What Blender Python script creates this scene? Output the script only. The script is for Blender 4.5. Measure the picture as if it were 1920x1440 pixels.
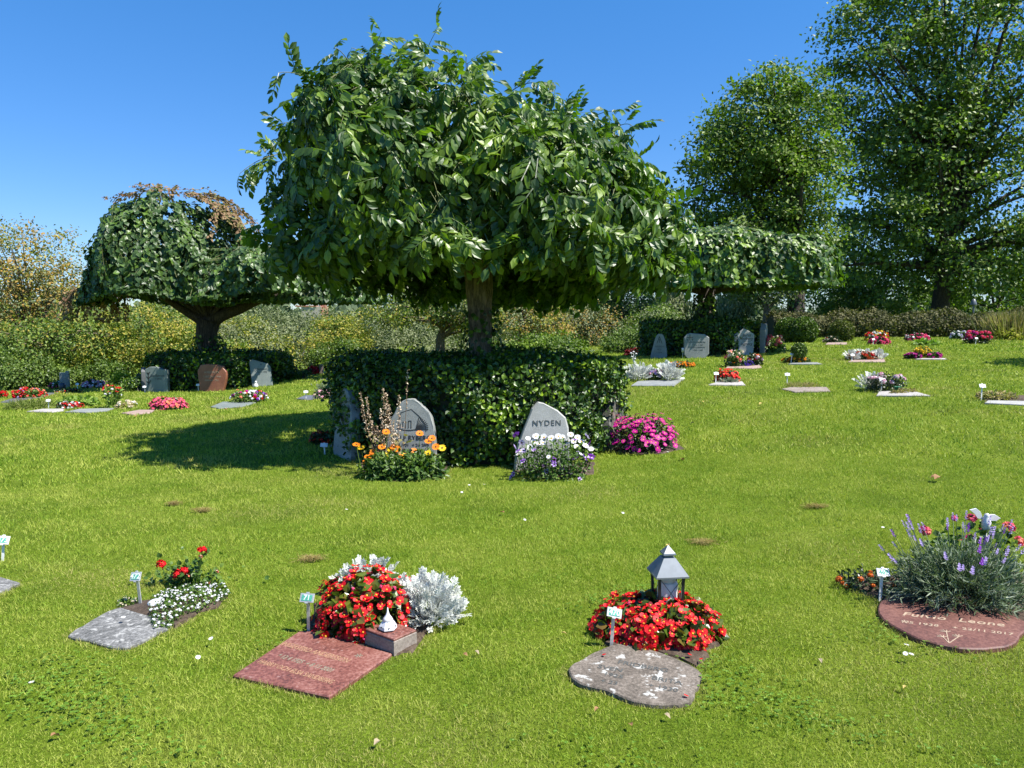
import bpy, math, random
import numpy as np
from mathutils import Vector, Matrix

rng = np.random.default_rng(11)
random.seed(5)
for o in list(bpy.data.objects):
    bpy.data.objects.remove(o)
SC = bpy.context.scene
COL = SC.collection
PI = math.pi

# ------------------------------------------------------------------ camera
EYE = 1.6
FPX = 1450.0                                   # focal length in photo pixels
PITCH = math.atan(120 / FPX)
cam_d = bpy.data.cameras.new('camera'); cam = bpy.data.objects.new('camera', cam_d); COL.objects.link(cam)
cam.location = (0, 0, EYE); cam.rotation_euler = (PI / 2 - PITCH, 0, 0)
cam_d.sensor_width = 36; cam_d.lens = 36 * FPX / 1920; cam_d.clip_start = 0.05; cam_d.clip_end = 3000
SC.camera = cam

# ------------------------------------------------------------------ sky and sun
SUN_EL = math.radians(57)
SUN_DIR = Vector((0.925, -0.38, 0)).normalized()
SUN_AZ = math.atan2(SUN_DIR.x, SUN_DIR.y)      # clockwise from +Y
w = bpy.data.worlds.new("World"); SC.world = w; w.use_nodes = True
nt = w.node_tree; bg = nt.nodes['Background']
sky = nt.nodes.new('ShaderNodeTexSky'); sky.sky_type = 'NISHITA'; sky.sun_disc = False
sky.sun_elevation = SUN_EL; sky.sun_rotation = SUN_AZ
sky.altitude = 300; sky.air_density = 1.0; sky.dust_density = 0.0; sky.ozone_density = 3.0
hs = nt.nodes.new('ShaderNodeHueSaturation'); hs.inputs['Saturation'].default_value = 1.32; hs.inputs['Hue'].default_value = .502
nt.links.new(sky.outputs[0], hs.inputs['Color']); mc = nt.nodes.new('ShaderNodeMix'); mc.data_type = 'RGBA'; mc.blend_type = 'MULTIPLY'; mc.inputs[0].default_value = 1; mc.inputs[7].default_value = (.90, .96, 1.12, 1)
tcw = nt.nodes.new('ShaderNodeTexCoord'); sxyz = nt.nodes.new('ShaderNodeSeparateXYZ'); nt.links.new(tcw.outputs['Generated'], sxyz.inputs[0])
crr = nt.nodes.new('ShaderNodeValToRGB'); crr.color_ramp.elements[0].position = 0.0; crr.color_ramp.elements[0].color = (.44, .53, .74, 1); crr.color_ramp.elements[1].position = .42; crr.color_ramp.elements[1].color = (.95, .97, 1.0, 1)   # tint painted over the sky colour: tones down the pale horizon
nt.links.new(sxyz.outputs['Z'], crr.inputs[0]); nt.links.new(crr.outputs[0], mc.inputs[7])
nt.links.new(hs.outputs[0], mc.inputs[6]); nt.links.new(mc.outputs[2], bg.inputs[0])
bg.inputs[1].default_value = 0.098
sd = bpy.data.lights.new('sun', 'SUN'); sd.energy = 4.9; sd.angle = math.radians(0.5); sd.color = (1, 0.955, 0.88)
so = bpy.data.objects.new('sun', sd); COL.objects.link(so)
sv = Vector((SUN_DIR.x * math.cos(SUN_EL), SUN_DIR.y * math.cos(SUN_EL), math.sin(SUN_EL)))
so.rotation_euler = sv.to_track_quat('Z', 'Y').to_euler(); so.location = (20, -10, 30)
SC.view_settings.view_transform = 'Standard'; SC.view_settings.look = 'None'
SC.view_settings.exposure = 1.07; SC.view_settings.gamma = 1
SC.cycles.max_bounces = 5; SC.cycles.diffuse_bounces = 2; SC.cycles.glossy_bounces = 2
SC.cycles.transmission_bounces = 3; SC.cycles.transparent_max_bounces = 4
SC.cycles.caustics_reflective = False; SC.cycles.caustics_refractive = False

# ------------------------------------------------------------------ terrain function
cP, sP = math.cos(PITCH), math.sin(PITCH)
def ray(px, py):
    r = (px - 960) / FPX; u = (720 - py) / FPX
    return np.array([r, cP + u * sP, -sP + u * cP])
def at(px, py, Y):
    d = ray(px, py); k = Y / d[1]
    return np.array([d[0] * k, Y, EYE + d[2] * k])
ctrl = [(1900, 755, 10.3), (1690, 740, 12), (1510, 733, 13.2), (1365, 722, 13.8), (1230, 722, 14),
        (1395, 689, 16.8), (1280, 690, 17.5), (1505, 683, 17.3), (1625, 679, 18), (1740, 673, 18.5),
        (1320, 669, 20), (1225, 669, 20.5), (1440, 658, 21.5), (1570, 645, 25), (1655, 645, 25), (1740, 643, 25), (1850, 643, 25),
        (1700, 632, 31), (1500, 634, 31), (1900, 634, 30), (1195, 667, 24),
        (895, 879, 8.35), (635, 862, 9.0), (1150, 842, 9.6), (1220, 848, 9.2),
        (40, 758, 16.5), (160, 770, 15.3), (300, 768, 15), (440, 765, 15.2), (590, 749, 15.5),
        (295, 735, 19.5), (400, 733, 19.3), (490, 724, 19.8), (590, 703, 23), (130, 733, 20), (60, 740, 20),
        (620, 690, 27), (30, 728, 26), (200, 722, 25)]
P = [at(*c) for c in ctrl]
P += [np.array(p, float) for p in [(0, 2, 0), (3, 2, 0.0), (-3, 2, 0), (0, 0, 0), (0, -6, 0), (5, -6, 0.1), (-5, -6, -0.1),
      (0, 4, 0), (1.5, 4, 0), (-1.5, 4, -.0), (2.7, 4.2, 0.02), (-2.6, 4.6, 0.0), (0, 6, 0), (3.3, 6.3, 0.08), (-3.3, 6.5, -.03),
      (-6, 9, -.12), (7.6, 8, 0.35), (-12, 12, -.35), (12, 10, 0.6), (0, 26, 0.3), (1, 34, 0.35), (-12, 32, -1.1), (-22, 30, -1.6),
      (22, 34, 1.0), (30, 26, 1.1), (-24, 14, -1.2), (24, 6, 0.9), (-20, 0, -.6), (20, -6, .5),
      (10, 45, 1.0), (-10, 50, -1.5), (30, 50, 1.2), (-35, 50, -2.5)]]
P = np.array(P)
def U2(r2):
    return 0.5 * r2 * np.log(r2 + 1e-9)
n = len(P); XY = P[:, :2]
D2 = ((XY[:, None] - XY[None]) ** 2).sum(-1)
A = np.zeros((n + 3, n + 3)); A[:n, :n] = U2(D2) + np.eye(n) * 0.6
A[:n, n] = 1; A[:n, n + 1:] = XY; A[n, :n] = 1; A[n + 1:, :n] = XY.T
SOL = np.linalg.solve(A, np.concatenate([P[:, 2], np.zeros(3)]))
def hgt(x, y):
    x = np.asarray(x, float); y = np.asarray(y, float); sh = x.shape
    x = x.ravel(); y = y.ravel()
    q = np.hypot(x, y - 10); k = np.minimum(1, 52 / np.maximum(q, 1e-6))   # flatten far out
    xx = x * k; yy = 10 + (y - 10) * k
    out = np.empty_like(xx)
    for s in range(0, len(xx), 60000):
        a, b = xx[s:s + 60000], yy[s:s + 60000]
        d2 = (a[:, None] - XY[None, :, 0]) ** 2 + (b[:, None] - XY[None, :, 1]) ** 2
        out[s:s + 60000] = U2(d2) @ SOL[:n] + SOL[n] + SOL[n + 1] * a + SOL[n + 2] * b
    out += 0.006 * np.sin(x * 3.1 + 1.3 * np.sin(y * 2.1)) + 0.006 * np.sin(y * 3.7 + 1.1 * np.sin(x * 2.7 + 1))
    return out.reshape(sh)
def h1(x, y):
    return float(hgt(np.array([x]), np.array([y]))[0])
TT = np.concatenate([np.linspace(2.2, 12, 500), np.linspace(12.03, 60, 900)])
def G(px, py):
    "ground point seen at a photo pixel"
    d = ray(px, py)
    pts = np.outer(TT / d[1], d) + np.array([0, 0, EYE])
    diff = pts[:, 2] - hgt(pts[:, 0], pts[:, 1])
    i = int(np.argmax(diff < 0)) if (diff < 0).any() else len(TT) - 1
    if i > 0:
        t = diff[i - 1] / (diff[i - 1] - diff[i] + 1e-12); p = pts[i - 1] * (1 - t) + pts[i] * t
    else: p = pts[0]
    return np.array([p[0], p[1], h1(p[0], p[1])])

# ------------------------------------------------------------------ mesh buffer
class Buf:
    def __init__(s): s.v = []; s.n = 0; s.f = {}; s.att = []
    def add(s, V, F, mi=0, att=None):
        V = np.asarray(V, float).reshape(-1, 3)
        if not isinstance(F, list): F = [F]
        for f in F:
            f = np.asarray(f, int)
            if f.ndim == 1: f = f[None]
            s.f.setdefault(f.shape[1], []).append((f + s.n, mi))
        s.v.append(V); s.n += len(V)
        if att is not None: s.att.append(np.broadcast_to(att, (len(V),)))
        return s
    def mesh(s, name, mats, smooth=False):
        me = bpy.data.meshes.new(name)
        V = np.concatenate(s.v); loops = []; starts = []; tot = []; mis = []; off = 0
        for k, L in s.f.items():
            for f, mi in L:
                loops.append(f.ravel()); m = len(f)
                starts.append(off + np.arange(m) * k); off += m * k
                tot.append(np.full(m, k)); mis.append(np.full(m, mi))
        loops = np.concatenate(loops); starts = np.concatenate(starts); mis = np.concatenate(mis)
        me.vertices.add(len(V)); me.vertices.foreach_set('co', V.astype(np.float32).ravel())
        me.loops.add(len(loops)); me.loops.foreach_set('vertex_index', loops.astype(np.int32))
        me.polygons.add(len(starts)); me.polygons.foreach_set('loop_start', starts.astype(np.int32))
        me.polygons.foreach_set('material_index', mis.astype(np.int32))
        if s.att:
            a = me.attributes.new('dry', 'FLOAT', 'POINT'); a.data.foreach_set('value', np.concatenate(s.att).astype(np.float32))
        me.update(calc_edges=True)
        me.polygons.foreach_set('use_smooth', np.full(len(starts), bool(smooth)))
        for m in (mats if isinstance(mats, (list, tuple)) else [mats]): me.materials.append(m)
        return me

def link(name, data, parent=None, loc=(0, 0, 0), rot=(0, 0, 0), scale=1.0):
    o = bpy.data.objects.new(name, data); COL.objects.link(o)
    o.location = loc; o.rotation_euler = rot
    o.scale = (scale,) * 3 if not hasattr(scale, '__len__') else scale
    if parent is not None: o.parent = parent
    return o
def tag(o, label=None, cat=None, group=None, kind=None):
    if label: o['label'] = label
    if cat: o['category'] = cat
    if group: o['group'] = group
    if kind: o['kind'] = kind
    return o
def thing(name, label, cat, loc, group=None, rz=0):
    return tag(link(name, None, None, loc, (0, 0, rz)), label, cat, group)
def dup(root, loc, rz, label, group=None):
    r = root.copy(); COL.objects.link(r); r.location = loc; r.rotation_euler = (0, 0, rz); r['label'] = label
    if group: r['group'] = group
    for ch in list(root.children):
        c = ch.copy(); COL.objects.link(c); c.parent = r
        for g in list(ch.children):
            d = g.copy(); COL.objects.link(d); d.parent = c
    return r

# ------------------------------------------------------------------ shapes
def unit(a):
    return a / np.maximum(np.linalg.norm(a, axis=-1, keepdims=True), 1e-9)
def scatter(buf, tmpl, pos, axis, nrm, sc, mi=0, wid=1.0):
    TV, TF = tmpl[0], tmpl[1]; TM = tmpl[2] if len(tmpl) > 2 else [mi] * len(TF)
    pos = np.asarray(pos, float); N = len(pos)
    if N == 0: return
    y = unit(np.broadcast_to(axis, (N, 3))); z = np.broadcast_to(nrm, (N, 3)).astype(float)
    z = z - (z * y).sum(-1, keepdims=True) * y
    bad = np.linalg.norm(z, axis=1) < 1e-3
    if bad.any(): z[bad] = np.cross(y[bad], [0.3, 0.9, 0.2])
    z = unit(z); x = np.cross(y, z)
    sc = np.broadcast_to(sc, (N,)); wid = np.broadcast_to(wid, (N,))
    V = pos[:, None] + sc[:, None, None] * (x[:, None] * (TV[None, :, 0:1] * wid[:, None, None]) + y[:, None] * TV[None, :, 1:2] + z[:, None] * TV[None, :, 2:3])
    m = len(TV); buf_off = (np.arange(N) * m)
    first = True
    for F, q in zip(TF, TM):
        FF = (F[None] + buf_off[:, None, None]).reshape(-1, F.shape[1])
        if first: buf.add(V.reshape(-1, 3), FF, q); base = buf.n - len(V) * m; first = False
        else: buf.f.setdefault(F.shape[1], []).append((FF + base, q))
def rdir(n):
    return unit(rng.normal(size=(n, 3)))
def I(*a): return np.array(a, int)
def leaf_t(w=0.4, fold=0.10, droop=0.18, wide=0.42):
    V = np.array([(0, 0, 0), (w * .8, .28, fold), (w, wide + .2, fold * .8), (0, 1, -droop), (-w, wide + .2, fold * .8), (-w * .8, .28, fold), (0, .55, -.02)])
    return V, [I((0, 1, 2, 3, 6), (0, 6, 3, 4, 5))]
L_OVAL = leaf_t(.34, .10, .15)
L_ROUND = leaf_t(.44, .08, .14, .34)
L_NARROW = leaf_t(.2, .06, .2)
L_TINY = (np.array([(0, 0, 0), (.35, .5, .06), (0, 1, -.08), (-.35, .5, .06)]), [I((0, 1, 2, 3))])
L_NEEDLE = (np.array([(-.05, 0, 0), (.05, 0, 0), (.04, .6, .03), (0, 1, 0), (-.04, .6, .03)]), [I((0, 1, 2, 3, 4))])
def pinnate(curl, pairs=4, seed=0):
    r = np.random.default_rng(seed); V = []; F = []; k = 0
    def spine(t): return np.array([0, t, -curl * t * t])
    for i in range(pairs * 2 + 1):
        if i == pairs * 2: t = 0.88; sd = 0; ang = r.normal(0, .1)
        else: t = 0.22 + 0.17 * (i // 2); sd = 1 if i % 2 else -1; ang = sd * (1.0 + r.normal(0, .13))
        p = spine(t); L = (.40 if sd == 0 else .36 * (1 - .25 * abs(t - .6))) * r.uniform(.85, 1.1); dz = -.35 - .3 * r.random() - curl * t
        a = np.array([math.sin(ang), math.cos(ang), dz]); a /= np.linalg.norm(a)
        nn = np.array([r.normal(0, .25) + .25 * sd, r.normal(0, .2), 1.0]); nn -= nn.dot(a) * a; nn /= np.linalg.norm(nn)
        x = np.cross(a, nn); LV = leaf_t(.23, .05, .12)[0]
        V.append(p + L * (LV[:, 0:1] * 1.15 * x + LV[:, 1:2] * a + LV[:, 2:3] * nn)); F.append(leaf_t()[1][0] + k); k += 7
    sp = []
    for t in (0, .3, .6, .9):
        p = spine(t); sp += [p + (-.012, 0, 0), p + (.012, 0, 0)]
    V.append(np.array(sp)); F.append(None)
    F5 = np.concatenate(F[:-1]); F4 = I((0, 1, 3, 2), (2, 3, 5, 4), (4, 5, 7, 6)) + k
    return np.concatenate(V), [F5, F4]
PINN = [pinnate(c, 4, i) for i, c in enumerate((.15, .35, .55, .3))]

def tube(buf, path, rad, nseg=8, mi=0, rough=0.0, cap=True):
    path = np.asarray(path, float); m = len(path); rad = np.broadcast_to(rad, (m,)).astype(float)
    T = unit(np.gradient(path, axis=0)); ref = np.array([0.0, 0, 1]) if abs(T[0, 2]) < .9 else np.array([1.0, 0, 0])
    V = []
    x = unit(np.cross(ref, T[0])[None])[0]
    th = np.linspace(0, 2 * PI, nseg, endpoint=False)
    for i in range(m):
        x = x - x.dot(T[i]) * T[i]; x /= np.linalg.norm(x); y = np.cross(T[i], x)
        rr = rad[i] * (1 + (rng.normal(0, rough, nseg) if rough else 0))
        V.append(path[i] + (np.cos(th) * rr)[:, None] * x + (np.sin(th) * rr)[:, None] * y)
    V = np.concatenate(V); a = np.arange(nseg); b = (a + 1) % nseg; F = []
    for i in range(m - 1):
        F.append(np.stack([i * nseg + a, i * nseg + b, (i + 1) * nseg + b, (i + 1) * nseg + a], 1))
    fl = [np.concatenate(F)]
    if cap: fl += [a[::-1], (m - 1) * nseg + a]
    buf.add(V, fl, mi)
def bez(p0, p1, p2, n=8):
    t = np.linspace(0, 1, n)[:, None]
    return (1 - t) ** 2 * np.array(p0) + 2 * t * (1 - t) * np.array(p1) + t * t * np.array(p2)
def box(buf, c, s, mi=0, bev=0.0):
    outl = [(-s[0] / 2, -s[1] / 2), (s[0] / 2, -s[1] / 2), (s[0] / 2, s[1] / 2), (-s[0] / 2, s[1] / 2)]
    prism(buf, outl, -s[2] / 2, s[2] / 2, mi, bev, off=c)
def prism(buf, outl, z0, z1, mi=0, bev=0.0, off=(0, 0, 0), xf=None, top_mi=None, jit=0.0):
    o = np.asarray(outl, float); n = len(o); c = o.mean(0)
    ext = np.ptp(o, axis=0) / 2
    ins = c + (o - c) * (1 - bev / np.maximum(ext, 1e-6))
    rings = [(o, z0)]
    if bev: rings = [(ins, z0), (o, z0 + bev), (o, z1 - bev), (ins, z1)]
    else: rings = [(o, z0), (o, z1)]
    V = np.concatenate([np.column_stack([r, np.full(n, z)]) for r, z in rings])
    if jit: V += rng.normal(0, jit, V.shape)
    if xf is not None: V = xf(V)
    V = V + np.array(off)
    a = np.arange(n); b = (a + 1) % n; F = []
    for i in range(len(rings) - 1):
        F.append(np.stack([i * n + a, i * n + b, (i + 1) * n + b, (i + 1) * n + a], 1))
    buf.add(V, [np.concatenate(F), a[::-1]], mi)
    k = len(rings) - 1
    buf.f.setdefault(n, []).append(((k * n + a)[None] + buf.n - len(V), mi if top_mi is None else top_mi))
def lathe(buf, prof, nseg=16, mi=0, c=(0, 0, 0), rot=0):
    th = np.linspace(0, 2 * PI, nseg, endpoint=False) + rot
    V = np.concatenate([np.column_stack([np.cos(th) * r, np.sin(th) * r, np.full(nseg, z)]) for r, z in prof]) + np.array(c)
    a = np.arange(nseg); b = (a + 1) % nseg
    F = [np.stack([i * nseg + a, i * nseg + b, (i + 1) * nseg + b, (i + 1) * nseg + a], 1) for i in range(len(prof) - 1)]
    buf.add(V, [np.concatenate(F), a[::-1], (len(prof) - 1) * nseg + a], mi)

# ------------------------------------------------------------------ materials
MC = {}
def S(r, g, b):
    f = lambda c: (c / 12.92 if c <= 0.04045 else ((c + 0.055) / 1.055) ** 2.4)
    return (f(r), f(g), f(b), 1)
def base_mat(name):
    m = bpy.data.materials.new(name); m.use_nodes = True; t = m.node_tree
    return m, t, t.nodes['Principled BSDF'], t.nodes['Material Output']
def ramp(t, cols, pos=None):
    r = t.nodes.new('ShaderNodeValToRGB'); e = r.color_ramp.elements
    pos = pos or [i / max(1, len(cols) - 1) for i in range(len(cols))]
    while len(e) < len(cols): e.new(0.5)
    for el, c, p in zip(e, cols, pos): el.position = p; el.color = tuple(c[:3]) + (1,)
    return r
def noise(t, scale, detail=3, rough=.55, src=None):
    nz = t.nodes.new('ShaderNodeTexNoise'); nz.inputs['Scale'].default_value = scale
    nz.inputs['Detail'].default_value = detail; nz.inputs['Roughness'].default_value = rough
    if src is None: src = t.nodes.new('ShaderNodeNewGeometry').outputs['Position']
    t.links.new(src, nz.inputs['Vector']); return nz
def mix(t, fac, a, b, mode='MIX'):
    m = t.nodes.new('ShaderNodeMix'); m.data_type = 'RGBA'; m.blend_type = mode; L = t.links
    for s, v in ((m.inputs[0], fac), (m.inputs[6], a), (m.inputs[7], b)):
        if hasattr(v, 'links'): L.new(v, s)
        elif hasattr(v, '__len__'): s.default_value = tuple(v[:3]) + (1,)
        else: s.default_value = v
    return m.outputs[2]
def leafmat(name, cols, rough=.42, trans=.25, spec=.4, nscale=1.6, tcol=(1.15, 1.5, .45), vein=0.0):
    if name in MC: return MC[name]
    m, t, p, out = base_mat(name); L = t.links
    g = t.nodes.new('ShaderNodeNewGeometry'); r = ramp(t, cols); nz = noise(t, nscale, 2, src=g.outputs['Position'])
    ma = t.nodes.new('ShaderNodeMath'); ma.operation = 'MULTIPLY_ADD'
    L.new(nz.outputs[0], ma.inputs[0]); ma.inputs[1].default_value = 1.6; ma.inputs[2].default_value = -.8
    mb = t.nodes.new('ShaderNodeMath'); mb.operation = 'ADD'; L.new(ma.outputs[0], mb.inputs[0]); L.new(g.outputs['Random Per Island'], mb.inputs[1])
    L.new(mb.outputs[0], r.inputs[0]); L.new(r.outputs[0], p.inputs['Base Color'])
    p.inputs['Roughness'].default_value = rough; p.inputs['Specular IOR Level'].default_value = spec
    tr = t.nodes.new('ShaderNodeBsdfTranslucent'); L.new(mix(t, 1, r.outputs[0], tcol, 'MULTIPLY'), tr.inputs[0])
    ms = t.nodes.new('ShaderNodeMixShader'); ms.inputs[0].default_value = trans
    L.new(p.outputs[0], ms.inputs[1]); L.new(tr.outputs[0], ms.inputs[2]); L.new(ms.outputs[0], out.inputs[0])
    MC[name] = m; return m
def plain(name, col, rough=.5, metal=0, spec=.5, var=.12, nscale=30, bump=0, trans=0):
    if name in MC: return MC[name]
    m, t, p, out = base_mat(name); L = t.links
    nz = noise(t, nscale, 3); c = np.array(col[:3])
    r = ramp(t, [c * (1 - var), np.minimum(c * (1 + var), 1)], [.35, .65]); L.new(nz.outputs[0], r.inputs[0]); L.new(r.outputs[0], p.inputs['Base Color'])
    p.inputs['Roughness'].default_value = rough; p.inputs['Metallic'].default_value = metal; p.inputs['Specular IOR Level'].default_value = spec
    if bump:
        b = t.nodes.new('ShaderNodeBump'); b.inputs['Strength'].default_value = bump; b.inputs['Distance'].default_value = .01
        L.new(nz.outputs[0], b.inputs['Height']); L.new(b.outputs[0], p.inputs['Normal'])
    if trans:
        tr = t.nodes.new('ShaderNodeBsdfTranslucent'); L.new(r.outputs[0], tr.inputs[0])
        ms = t.nodes.new('ShaderNodeMixShader'); ms.inputs[0].default_value = trans
        L.new(p.outputs[0], ms.inputs[1]); L.new(tr.outputs[0], ms.inputs[2]); L.new(ms.outputs[0], out.inputs[0])
    MC[name] = m; return m
def petal(name, col, var=.2): return plain('petal_' + name, col, .5, 0, .3, var, 60, 0, .3)
def stone(name, cols, scale=90, big=6, rough=.55, bump=.25, lichen=None, lich_t=.6, lscale=9, streak=False):
    if name in MC: return MC[name]
    m, t, p, out = base_mat(name); L = t.links
    g = t.nodes.new('ShaderNodeTexCoord').outputs['Object']
    n1 = noise(t, scale, 4, .7, g); n2 = noise(t, big, 3, .6, g)
    r = ramp(t, cols, [.3 + .4 * i / max(1, len(cols) - 1) for i in range(len(cols))])
    ma = t.nodes.new('ShaderNodeMath'); ma.operation = 'MULTIPLY_ADD'; L.new(n2.outputs[0], ma.inputs[0]); ma.inputs[1].default_value = .5; ma.inputs[2].default_value = -.25
    mb = t.nodes.new('ShaderNodeMath'); mb.operation = 'ADD'; L.new(ma.outputs[0], mb.inputs[0]); L.new(n1.outputs[0], mb.inputs[1])
    L.new(mb.outputs[0], r.inputs[0]); col = r.outputs[0]
    if lichen is not None:
        n3 = noise(t, lscale, 6, .62, g); rl = ramp(t, [(0, 0, 0), (1, 1, 1)], [lich_t, lich_t + .06]); L.new(n3.outputs[0], rl.inputs[0])
        col = mix(t, rl.outputs[0], col, lichen)
    L.new(col, p.inputs['Base Color']); p.inputs['Roughness'].default_value = rough
    b = t.nodes.new('ShaderNodeBump'); b.inputs['Strength'].default_value = bump; b.inputs['Distance'].default_value = .006
    L.new(n1.outputs[0], b.inputs['Height']); L.new(b.outputs[0], p.inputs['Normal'])
    MC[name] = m; return m
def bark(name, c1, c2, scale=14):
    if name in MC: return MC[name]
    m, t, p, out = base_mat(name); L = t.links
    mp = t.nodes.new('ShaderNodeMapping'); mp.inputs['Scale'].default_value = (1, 1, .16)
    L.new(t.nodes.new('ShaderNodeNewGeometry').outputs['Position'], mp.inputs[0])
    nz = noise(t, scale * 2, 5, .65, mp.outputs[0]); vo = t.nodes.new('ShaderNodeTexVoronoi'); vo.feature = 'DISTANCE_TO_EDGE'
    vo.inputs['Scale'].default_value = scale * 1.6; L.new(mix(t, .12, mp.outputs[0], nz.outputs[1]), vo.inputs[0])
    r = ramp(t, [c1, c2], [.35, .7]); L.new(nz.outputs[0], r.inputs[0])
    r2 = ramp(t, [(.25, .25, .25), (1, 1, 1)], [0, .18]); L.new(vo.outputs[0], r2.inputs[0])
    L.new(mix(t, 1, r.outputs[0], r2.outputs[0], 'MULTIPLY'), p.inputs['Base Color']); p.inputs['Roughness'].default_value = .85
    b = t.nodes.new('ShaderNodeBump'); b.inputs['Strength'].default_value = .9; b.inputs['Distance'].default_value = .02
    L.new(vo.outputs[0], b.inputs['Height']); L.new(b.outputs[0], p.inputs['Normal'])
    MC[name] = m; return m

# exclusion zones where no grass grows: polygons (xy) and discs
POLYS = []; DISCS = []; DRY = []
def inpoly(x, y, poly):
    c = np.zeros(x.shape, bool); n = len(poly); j = n - 1
    for i in range(n):
        xi, yi = poly[i]; xj, yj = poly[j]
        if yi != yj: c ^= ((yi > y) != (yj > y)) & (x < (xj - xi) * (y - yi) / (yj - yi) + xi)
        j = i
    return c

# ================================================================== LARGE STRUCTURE
# ground sheet
def sgrid(k, u, nn): return k * np.sinh(np.linspace(-u, u, nn))
gx = sgrid(4, 5.0, 321); gy = 9 + sgrid(4, 5.0, 321); gy = gy[gy > -60]
X, Y = np.meshgrid(gx, gy); Z = hgt(X, Y)
b = Buf(); nx = len(gx); ny = len(gy); ii = (np.arange(ny - 1)[:, None] * nx + np.arange(nx - 1)[None]).ravel()
b.add(np.column_stack([X.ravel(), Y.ravel(), Z.ravel()]), np.stack([ii, ii + 1, ii + nx + 1, ii + nx], 1))
m, t, p, out = base_mat('lawn_ground'); L = t.links
n1 = noise(t, 1.3, 4, .6); n2 = noise(t, 60, 4, .7)
c1 = ramp(t, [(.09, .135, .010), (.13, .185, .014), (.18, .22, .03)], [.3, .5, .72]); L.new(n1.outputs[0], c1.inputs[0])
c2 = ramp(t, [(.45, .45, .4), (1.05, 1.1, 1)], [.3, .62]); L.new(n2.outputs[0], c2.inputs[0])
L.new(mix(t, 1, c1.outputs[0], c2.outputs[0], 'MULTIPLY'), p.inputs['Base Color']); p.inputs['Roughness'].default_value = .9
p.inputs['Specular IOR Level'].default_value = .1
bp = t.nodes.new('ShaderNodeBump'); bp.inputs['Strength'].default_value = .8; bp.inputs['Distance'].default_value = .03
L.new(n2.outputs[0], bp.inputs['Height']); L.new(bp.outputs[0], p.inputs['Normal'])
tag(link('ground', b.mesh('ground', m, True)), kind='structure')

BARK_GREY = bark('bark_grey', (.14, .105, .065), (.34, .27, .18))
BARK_DARK = bark('bark_dark', (.04, .03, .02), (.11, .085, .06))
TWIG = plain('twig', (.16, .17, .06), .7, var=.3)
ASH = leafmat('ash_leaf', [(.030, .070, .012), (.055, .11, .015), (.09, .165, .018), (.18, .27, .022)], .42, .3, .55)
ELM = leafmat('elm_leaf', [(.030, .062, .018), (.046, .090, .024), (.064, .116, .028), (.10, .18, .025)], .42, .18, .4)
ELM2 = leafmat('elm_leaf_fresh', [(.035, .072, .018), (.052, .104, .022), (.085, .155, .022), (.17, .27, .02)], .42, .2, .4)
DEAD = leafmat('dead_leaf', [(.15, .085, .05), (.22, .135, .075), (.30, .20, .11), (.16, .16, .05)], .7, .2, .2, 3)
HEDGE = leafmat('hedge_leaf', [(.018, .045, .007), (.032, .074, .009), (.055, .115, .011), (.18, .28, .014)], .38, .16, .45, 2.4)

def dome(cx, cy, z0, H, R, a=.8, b=.7, Rf=None, Hf=None, lump=.06, sx=1.0, sy=1.0, seed=0, zf=None, tuck=0.0, shx=0.0):
    k = np.random.default_rng(seed).uniform(0, 6.28, 6)
    def f(phi, t, dep=0.0):
        Rr = R * (Rf(phi) if Rf else 1); Hh = H * (Hf(phi) if Hf else 1)
        tt = np.minimum(t, 1.0)
        lm = 1 + lump * (np.sin(3 * phi + k[0] + 2 * t) + np.sin(7 * phi + k[1] - 5 * t) * .7 + np.sin(13 * phi + 11 * t + k[2]) * .5)
        r = Rr * np.sin(tt * PI / 2) ** a * lm * (1 - dep) * (1 - tuck * np.clip((tt - .78) / .22, 0, 1)); z = z0 + (zf(phi) if zf else 0) + (Hh - (zf(phi) if zf else 0)) * np.cos(tt * PI / 2) ** b * (1 + (lm - 1) * .6) * (1 - dep * .6)
        z = z - np.maximum(t - 1, 0) * 1.4
        return np.stack([cx + sx * r * np.cos(phi) + shx * np.cos(tt * PI / 2) ** .8, cy + sy * r * np.sin(phi), z], -1)
    f.c = np.array([cx, cy, z0 + H * .25]); return f
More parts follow.
